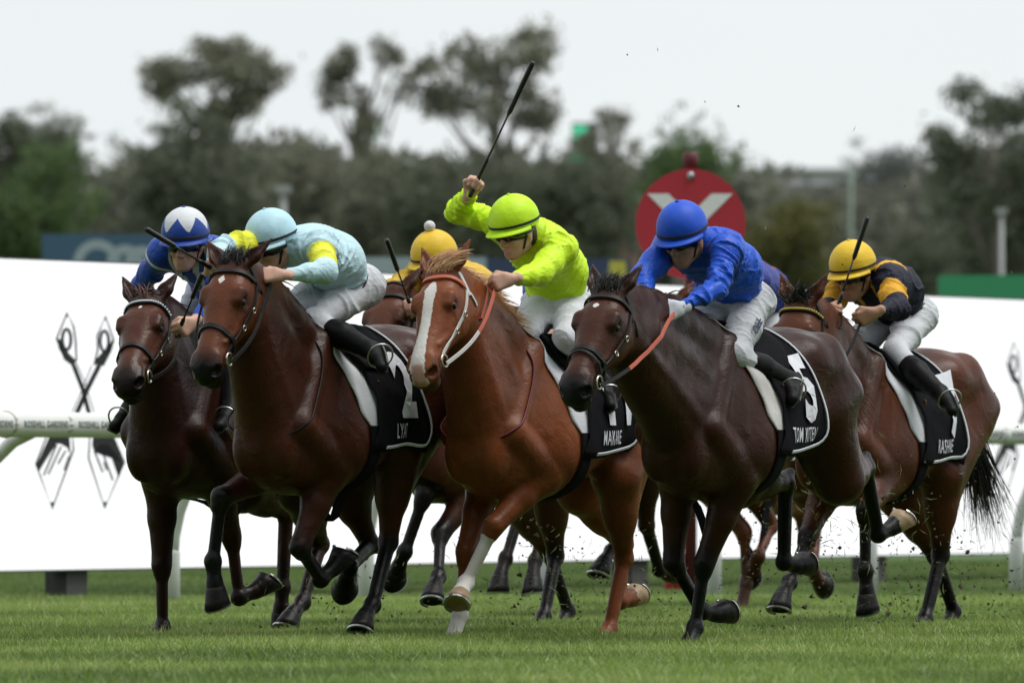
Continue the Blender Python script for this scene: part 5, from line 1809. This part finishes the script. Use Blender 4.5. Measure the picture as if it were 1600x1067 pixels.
    B.cone(pel + spine * .06, pel - spine * .02, .115, .112, .05, (lat, 1.15))
    for s_, sg in (('L', 1), ('R', -1)):
        hip, kn, an = joints[s_][3:6]
        B.ball(hip - spine * .01 - belly * .025, .100, .06)
        m_ = hip * .5 + kn * .5
        B.cone(hip, m_, .100, .086, .04); B.cone(m_, kn, .088, .064, .03)
        B.cone(kn, kn * .66 + an * .34, .065, .056, .025)
    put('breeches', B, breech, vox, .0085, seed * 17 + 3, segs=[(joints[k][3], joints[k][4]) for k in 'LR'])
    for s_, sg in (('L', 1), ('R', -1)):
        hip, kn, an, to = joints[s_][3:]
        B = Body()
        ad = nz(an - kn)
        B.cone(kn * .66 + an * .34, kn * .50 + an * .50, .060, .062, .015); B.cone(kn * .50 + an * .50, an, .062, .046, .02)
        td = nz(to - an); hl_ = an - td * .045 + ad * .05
        B.cone(an, hl_, .042, .036, .02); B.cone(hl_, to + ad * .01, .036, .030, .02); B.cone(an, an * .45 + to * .55, .042, .034, .02)
        bt = put('boot', B, M_BOOT, vox, .003, seed + 5)
        sn = nz(np.cross(np.cross(td, ad), td))
        mb = MB()
        st_c = an * .38 + to * .62 + sn * .02
        mb.torus(st_c + np.array([0, 0, .02]) - off, td, .062, .005, 18, 6)
        obj('stirrup_iron', mb.mesh('stirrup_iron', True), M_IRON, root)
        sole = [hl_ + sn * .034 - off, (hl_ * .5 + to * .5) + sn * .036 - off, to + sn * .026 + td * .02 - off]
        mb = MB(); mb.strap(sole, [sn] * 3, .062, .010); mb.build('sole', M_SOLE, bt)
    hl0, fl0 = hd - off, f
    cap(J, root, hl0, f, u, r, capm, cap_mark, True, pom)
    goggles(root, hl0, f, u, r)
    mb = MB()
    pts = [hl0 + r * .082 + u * .02 - f * .0, hl0 + r * .062 - u * .06 + f * .03, hl0 - u * .112 + f * .045, hl0 - r * .062 - u * .06 + f * .03, hl0 - r * .082 + u * .02]
    pts = [p for p in pts]
    mb.strap(pts, [r, r * .7 - u * .5, -u, -r * .7 - u * .5, -r], .014, .004); mb.build('chin_strap', M_BAND, root)
    if hair is not None:
        B = Body(); B.ell(hd + u * .0 - f * .045, (.068, .080, .070), hA_, .02); B.ell(hd - u * .045 - f * .055, (.045, .062, .045), hA_, .03)
        put('hair', B, hair, .008, .004, 2)
    if belt:
        pts = [pel + spine * .075 + (lat * 1.24 * math.cos(a) + belly * math.sin(a)) * .128 - off for a in np.linspace(0, 2 * math.pi, 33)]
        mb = MB(); mb.strap(pts, [p - (pel + spine * .075 - off) for p in pts], .03, .004); mb.build('belt', plain('belt_navy', (.03, .03, .05), .5), root)
    if print_:
        hip, kn = joints['L'][3:5]
        v, f_ = text_mesh(print_, .055, .002, 1.0)
        ax = nz(hip - kn); cen = hip * .42 + kn * .58
        n2 = nz(np.array([.25, 1.0, .35]) - ax * (np.array([.25, 1.0, .35]) @ ax)); bt_ = np.cross(n2, ax)
        rr = .090
        out = []
        for a, b, _ in v:
            al = -b / rr
            rad = np.interp(a, [-.16, 0, .16], [.078, .092, .106])
            out.append(tuple(cen + ax * a + (n2 * math.cos(al) + bt_ * math.sin(al)) * rad - off))
        me = bpy.data.meshes.new('print'); me.from_pydata(out, [], f_.tolist()); me.update(); obj('lettering', me, M_PRINT, root)
    return dict(root=root, hands=hnd, joints=joints, off=off, f=f, u=u, r=r, hd=hd)

def whip(H, label, a, b, flap=True):
    """a: grip end, b: tip, in the horse's frame"""
    a, b = np.asarray(a, float), np.asarray(b, float)
    wa = H.org + H.Rm @ a; d = H.Rm @ (b - a)
    root = empty('whip', wa); tag(root, label, 'whip', 'riding whips')
    mb = MB(); mb.tube([d * -.0, d * .02, d * .26, d * .30], [.011, .0125, .0105, .006], 10); mb.build('grip', M_WHIP, root, True)
    mb = MB(); mb.tube([d * .28, d * .62], [.0055, .0045], 8); mb.build('shaft', M_WHIP, root, True)
    mb = MB(); mb.tube([d * .60, d * .63, d * .98, d * 1.0], [.006, .0125, .0135, .011], 10); mb.build('padded_end', M_WHIP, root, True)
    return root
# ------------------------------------------------------------------ riders
def armband(lo, hi):
    def f(v, j):
        out = np.full(len(v), -1.0)
        for s in 'LR':
            t, d = seg_t(v, j['j'][s][0], j['j'][s][1])
            t2, d2 = seg_t(v, j['j'][s][1], j['j'][s][2])
            m = np.minimum(t - lo, hi - t) * .275
            out = np.where((d < .11) & (d <= d2), np.maximum(out, m), out)
        return out
    return f
def braces(v, j):
    """white braces: two straps over the shoulders, a front stripe and armbands"""
    rel = v - j['nk']; l = rel @ j['lat']; s = -(rel @ j['spine'])
    bel = rel @ j['belly']
    out = np.minimum(.016 - np.abs(np.abs(l) - .085 - .06 * np.clip(s, 0, .3)), .42 - np.abs(s))
    out = np.maximum(out, np.where(bel > .02, .020 - np.abs(l), -1))
    out = np.maximum(out, .013 - np.abs(np.abs(l) - .13) if False else -1 + 0 * l)
    for q in 'LR':
        t, d = seg_t(v, j['j'][q][0], j['j'][q][1])
        out = np.where((t > .05) & (d < .10), np.maximum(np.where(np.abs(t - .10) < .06, .014 - np.abs(t - .10) * .275, -1), -1), out)
    return out
def navy_marks(v, j):
    a = armband(.30, .78)(v, j)
    rel = v - j['nk']; l = rel @ j['lat']; s = -(rel @ j['spine'])
    b = np.minimum(.016 - np.abs(np.abs(l) - .075), .11 - np.abs(s))
    return np.maximum(a, np.where(np.abs(s) < .11, b, -1))
def checks(v, j):
    rel = v - j['pel']; l = rel @ j['lat']; s = rel @ j['spine']
    return .06 - np.abs(l) + 0 * s
def star_cap(az, el):
    k = (az / (2 * math.pi) * 6) % 1.0
    return (el - (.10 + .80 * abs(k - .5) * 2 * .8)) * .12
S_BLUEW = silk_mat('royal_blue_white_silk', (.014, .068, .42), (.70, .72, .76), .38)
S_LBLUE = silk_mat('light_blue_yellow_silk', (.52, .74, .82), (.74, .76, .03), .42)
S_LIME = silk_mat('lime_silk', (.62, .95, .014), None, .40)
S_ROYAL = silk_mat('royal_blue_silk', (.010, .088, .60), None, .34)
S_NAVY = silk_mat('navy_yellow_silk', (.007, .008, .024), (.72, .38, .03), .55, 0.0)
S_YEL = silk_mat('yellow_silk', (.66, .42, .03), None, .42)
S_PURP = silk_mat('blue_red_silk', (.020, .035, .26), (.60, .03, .025), .4)
C_STAR = silk_mat('blue_cap_white_star', (.016, .060, .33), (.66, .68, .72), .42, wr=.14)
C_LB = silk_mat('light_blue_cap', (.48, .73, .84), None, .45, wr=.14)
C_LIME = silk_mat('lime_cap', (.58, .95, .016), None, .4, wr=.14)
C_RB = silk_mat('royal_blue_cap', (.010, .085, .60), None, .42, wr=.08)
C_Y = silk_mat('yellow_cap', (.80, .53, .03), None, .42, wr=.14)
M_POM = plain('white_pompom', (.70, .70, .72), .9, var=.15, vscale=60, bump=.6, bscale=90)

jT = make_jockey(hT, 'jockey in plain royal blue silks and cap with white gloves, riding number 5', dict(
    pel=(1146, 470), neck=(1108, 378), head=(1068, 378), nose=(1052, 394), shL=(1136, 392), elL=(1118, 452), wrL=(1064, 481), hdL=(1040, 488), shR=(1030, 384), elR=(1003, 436), wrR=(1018, 484),
    nelR=True, knR=(1076, 536), anR=(1058, 600), toR=(1050, 630), knL=(1148, 554), anL=(1222, 590), toL=(1236, 622)), S_ROYAL, M_BREECH2, C_RB, skin=M_SKIN2, glove=True, seed=1, print_='OFF')
jM = make_jockey(hM, 'jockey in lime green silks and cap raising a whip', dict(
    pel=(872, 474), neck=(842, 362), head=(806, 366), nose=(784, 380), shL=(876, 388), elL=(842, 428), wrL=(800, 436), hdL=(774, 442), shR=(778, 350), elR=(714, 330), wrR=(733, 304), hdR=(745, 282),
    nshR=False, nelR=False, nwrR=True, pnR=(.6, .6, .2), knR=(826, 518), anR=(802, 585), toR=(795, 615), knL=(884, 528), anL=(935, 592), toL=(952, 632), cuffR=.02), S_LIME, M_BREECH, C_LIME, hair=M_HAIRD, seed=2)
jB = make_jockey(hB, 'jockey in light blue silks with yellow armbands, riding number 2', dict(
    pel=(538, 448), neck=(476, 378), head=(424, 390), nose=(401, 404), shL=(502, 388), elL=(508, 424), wrL=(441, 430), hdL=(412, 430), shR=(386, 376), elR=(348, 390), wrR=(330, 412),
    nelL=True, nshR=False, knR=(446, 482), anR=(425, 560), toR=(418, 592), knL=(492, 502), anL=(578, 548), toL=(594, 572), cuffL=.05), S_LBLUE, M_BREECH, C_LB, shirt_mark=armband(.28, .85), seed=3, belt=True)
jA = make_jockey(hA, 'jockey in blue silks with white braces and white starred cap', dict(
    pel=(348, 455), neck=(312, 390), head=(290, 386), nose=(279, 396), shL=(345, 398), elL=(338, 460), wrL=(302, 503), hdL=(284, 515), shR=(246, 398), elR=(222, 446), wrR=(240, 486),
    nshR=False, nelR=False, nwrR=False, knR=(262, 548), anR=(203, 640), toR=(180, 664)), S_BLUEW, M_BREECH2, C_STAR, star_cap, braces, seed=4)
jE = make_jockey(hE, 'jockey in navy silks with yellow armbands and yellow cap at the right', dict(
    pel=(1406, 494), neck=(1366, 424), head=(1334, 434), nose=(1316, 446), shL=(1388, 436), elL=(1404, 482), wrL=(1368, 488), hdL=(1342, 500), shR=(1318, 440), elR=(1292, 488), wrR=(1296, 486),
    nshR=False, curlL=.6, knL=(1398, 550), anL=(1466, 612), toL=(1486, 640)), S_NAVY, M_BREECH, C_Y, shirt_mark=navy_marks, skin=M_SKIN2, seed=5)
jC = make_jockey(hC, 'jockey in yellow silks and yellow cap with white pompom', dict(
    pel=(738, 492), neck=(712, 432), head=(680, 418), nose=(662, 430), shL=(724, 446), elL=(715, 475), wrL=(680, 480), shR=(648, 430), elR=(612, 458), wrR=(630, 478),
    nshR=False, knL=(760, 545), anL=(815, 590), toL=(830, 615)), S_YEL, M_BREECH, C_Y, pom=M_POM, seed=6, vox=.009)
jD = make_jockey(hD, 'jockey in blue and red silks half hidden behind the royal blue jockey', dict(
    pel=(1206, 488), neck=(1158, 425), head=(1125, 425), nose=(1105, 440), shL=(1182, 440), elL=(1160, 475), wrL=(1120, 490), shR=(1105, 430), elR=(1085, 465), wrR=(1080, 490),
    nshR=False, knL=(1205, 540), anL=(1245, 575), toL=(1258, 600)), S_PURP, M_BREECH, C_RB, shirt_mark=checks, seed=7, vox=.010)
jF = make_jockey(hF, 'jockey hidden behind the lime green jockey', dict(
    pel=(932, 524), neck=(880, 470), head=(852, 468), nose=(838, 480), shL=(900, 480), elL=(890, 505), wrL=(860, 515), shR=(845, 475), elR=(830, 500), wrR=(835, 515),
    nshR=False, knL=(940, 580), anL=(985, 610), toL=(1000, 630)), S_BLUEW, M_BREECH, C_RB, seed=8, vox=.011)

def P(H, px, py, near, c=None, L_=.7, nr=True): return H.sphere(px, py, c, L_, None, nr)
g = jM['hands']['R'][0]
a = g + 0; tip = hM.sphere(833, 97, a, .70, None, True); dd = nz(tip - a)
whip(hM, 'black whip raised high in the fist of the lime green jockey', a - dd * .07, tip)
g = jE['hands']['R'][0]
tip = hE.sphere(1361, 323, g, .52, None, False); dd = nz(tip - g)
whip(hE, 'black whip pointing up past the yellow cap at the right', g - dd * .06, tip)
g = jB['hands']['R'][0]
tip = hB.sphere(228, 358, g, .62, None, True); dd = nz(tip - g)
whip(hB, 'black whip of the light blue jockey crossing the blue jockey\'s chest', g - dd * .06, tip)
g = jC['hands']['R'][0]
tip = hC.sphere(604, 374, g, .45, None, True); dd = nz(tip - g)
whip(hC, 'black whip left of the pompom cap', g - dd * .06, tip)
g = jA['hands']['L'][0]
tip = hA.sphere(316, 428, g, .5, None, True); dd = nz(tip - g)
whip(hA, 'thin black whip slanting behind the ear of the leftmost horse', g - dd * .06, tip)

bridle(hA, brow_beads=M_PEARL); bridle(hB); bridle(hM, M_SILV, brow=M_CORAL, noseband=False); bridle(hT, cross=True)
bridle(hE, brow_beads=M_YBAND); bridle(hC); bridle(hD, brow_beads=M_PURP); bridle(hF)
mane(hA, M_BLKH, 90); mane(hB, M_BLKH, 120); mane(hM, M_BLOND, 560, (.09, .17), .9, .30, r0=.0032, back=.6, curl=.16, wind=(-.12, .22, .02)); mane(hT, M_BLKH, 120); mane(hE, M_BLKH, 110)
mane(hC, M_BLKH, 90); mane(hD, M_BLKH, 60); mane(hF, M_BLKH, 60)
forelock(hM, M_BLOND, 340, (.10, .16), 1.2, .7, .0032, .26, .04, .12, (-.30, .36, -.05))
forelock(hA, M_REDH, 40, (.04, .09)); forelock(hB, M_BLKH, 260, (.05, .09), 1.0, .9, .004, .3, .02, .15, (-.25, .05, -.05)); forelock(hT, M_BLKH, 280, (.05, .09), 1.1, .8, .004, .3, .02, .15, (-.2, .05, -.05)); forelock(hE, M_BLKH, 70, (.06, .12), .8, 1.0)
tail(hE, M_BLKH, (-.62, .05, -.75), .74, 480, grav=.10); tail(hC, M_BLKH, (-.7, 0, .1), .85, grav=.25); tail(hT, M_REDH, (-1.0, .0, -.1), .55, 150, .10)
tail(hM, M_REDH, (-.7, -.1, .1), .7, 120, .2); tail(hB, M_BLKH, (-.7, 0, .1), .7, 120, .3); tail(hA, M_BLKH, (-.6, 0, .1), .6, 100, .3)
tail(hD, M_BLKH, (-.7, 0, .1), .7, 100, .3); tail(hF, M_BLKH, (-.7, 0, .1), .7, 100, .3)
saddle_kit(hB, '2', 'LYAT'); saddle_kit(hM, '11', 'MAKARE'); saddle_kit(hT, '5', 'TOM KITTEN', M_PADD); saddle_kit(hE, '7', 'RASHINE', nx=-.58, nth=1.30)
saddle_kit(hA, '', ''); saddle_kit(hC, '', ''); saddle_kit(hD, '', ''); saddle_kit(hF, '', '')
for H, J, m, m2, sp_ in ((hA, jA, M_LEATH, None, None), (hB, jB, M_LEATH, None, None), (hM, jM, M_SILV, M_RED_R, .5), (hT, jT, M_LEATH, M_RED_R, .4), (hE, jE, M_LEATH, None, None), (hC, jC, M_LEATH, None, None)):
    for s_, sg in (('L', 1), ('R', -1)):
        if H is hM and s_ == 'R': hn = jM['hands']['L'][0] + np.array([0, -.04, 0])
        else: hn = J['hands'][s_][0]
        rein(H, hn, m, sg, .04, sp_, m2)
breast_loop(hB, M_LEATH, .06); breast_loop(hM, M_DRIM, .04, .006)

# ------------------------------------------------------------------ turf thrown up by the hooves
def turf_bits(name, label, n, mat, seed, clod):
    r = np.random.default_rng(seed)
    v, f = [], []
    spots = [(1470, 930, 70, 60, 48.5, .22), (1250, 900, 110, 70, 46, .18), (1300, 800, 130, 70, 46, .16), (1000, 920, 120, 50, 46, .10), (880, 900, 70, 60, 48, .10), (760, 900, 110, 70, 46.5, .10),
             (470, 940, 80, 40, 45, .06), (1480, 760, 120, 140, 48, .06), (1250, 420, 260, 200, 47, .02)]
    w = np.array([s[5] for s in spots]); w /= w.sum()
    for i in range(n):
        s = spots[r.choice(len(spots), p=w)]
        p = at(s[0] + r.normal() * s[2], s[1] + r.normal() * s[3], s[4] + r.normal() * .5)
        if p.z < .05: p.z = .05 + r.random() * .1
        a = Vector(r.normal(size=3)).normalized(); b = a.cross(Vector(r.normal(size=3))).normalized(); c = a.cross(b)
        k = len(v)
        if clod:
            z = r.uniform(.004, .011) * (2.2 if r.random() < .06 else 1)
            v += [p + a * z, p - a * z * .8 + b * z * .6, p - b * z, p + c * z * .9, p - c * z * .7]
            f += [(k, k + 1, k + 3), (k + 1, k + 2, k + 3), (k + 2, k, k + 3), (k + 1, k, k + 4), (k + 2, k + 1, k + 4), (k, k + 2, k + 4)]
        else:
            L_ = r.uniform(.012, .045); w_ = .0022
            v += [p - a * L_, p + b * w_, p - b * w_, p + a * L_ + c * L_ * .5]
            f += [(k, k + 1, k + 2), (k + 1, k + 3, k + 2)]
    mb = MB(); mb.add(v, f)
    tag(mb.build(name, mat), label, 'turf', None, 'stuff')
turf_bits('flying_soil', 'dark soil crumbs thrown up by the hooves', 900, plain('soil_crumbs', (.060, .048, .030), .9, var=.5), 61, True)
turf_bits('flying_grass', 'cut grass blades thrown up by the hooves', 1100, plain('loose_grass', (.10, .15, .04), .7, var=.5), 62, False)
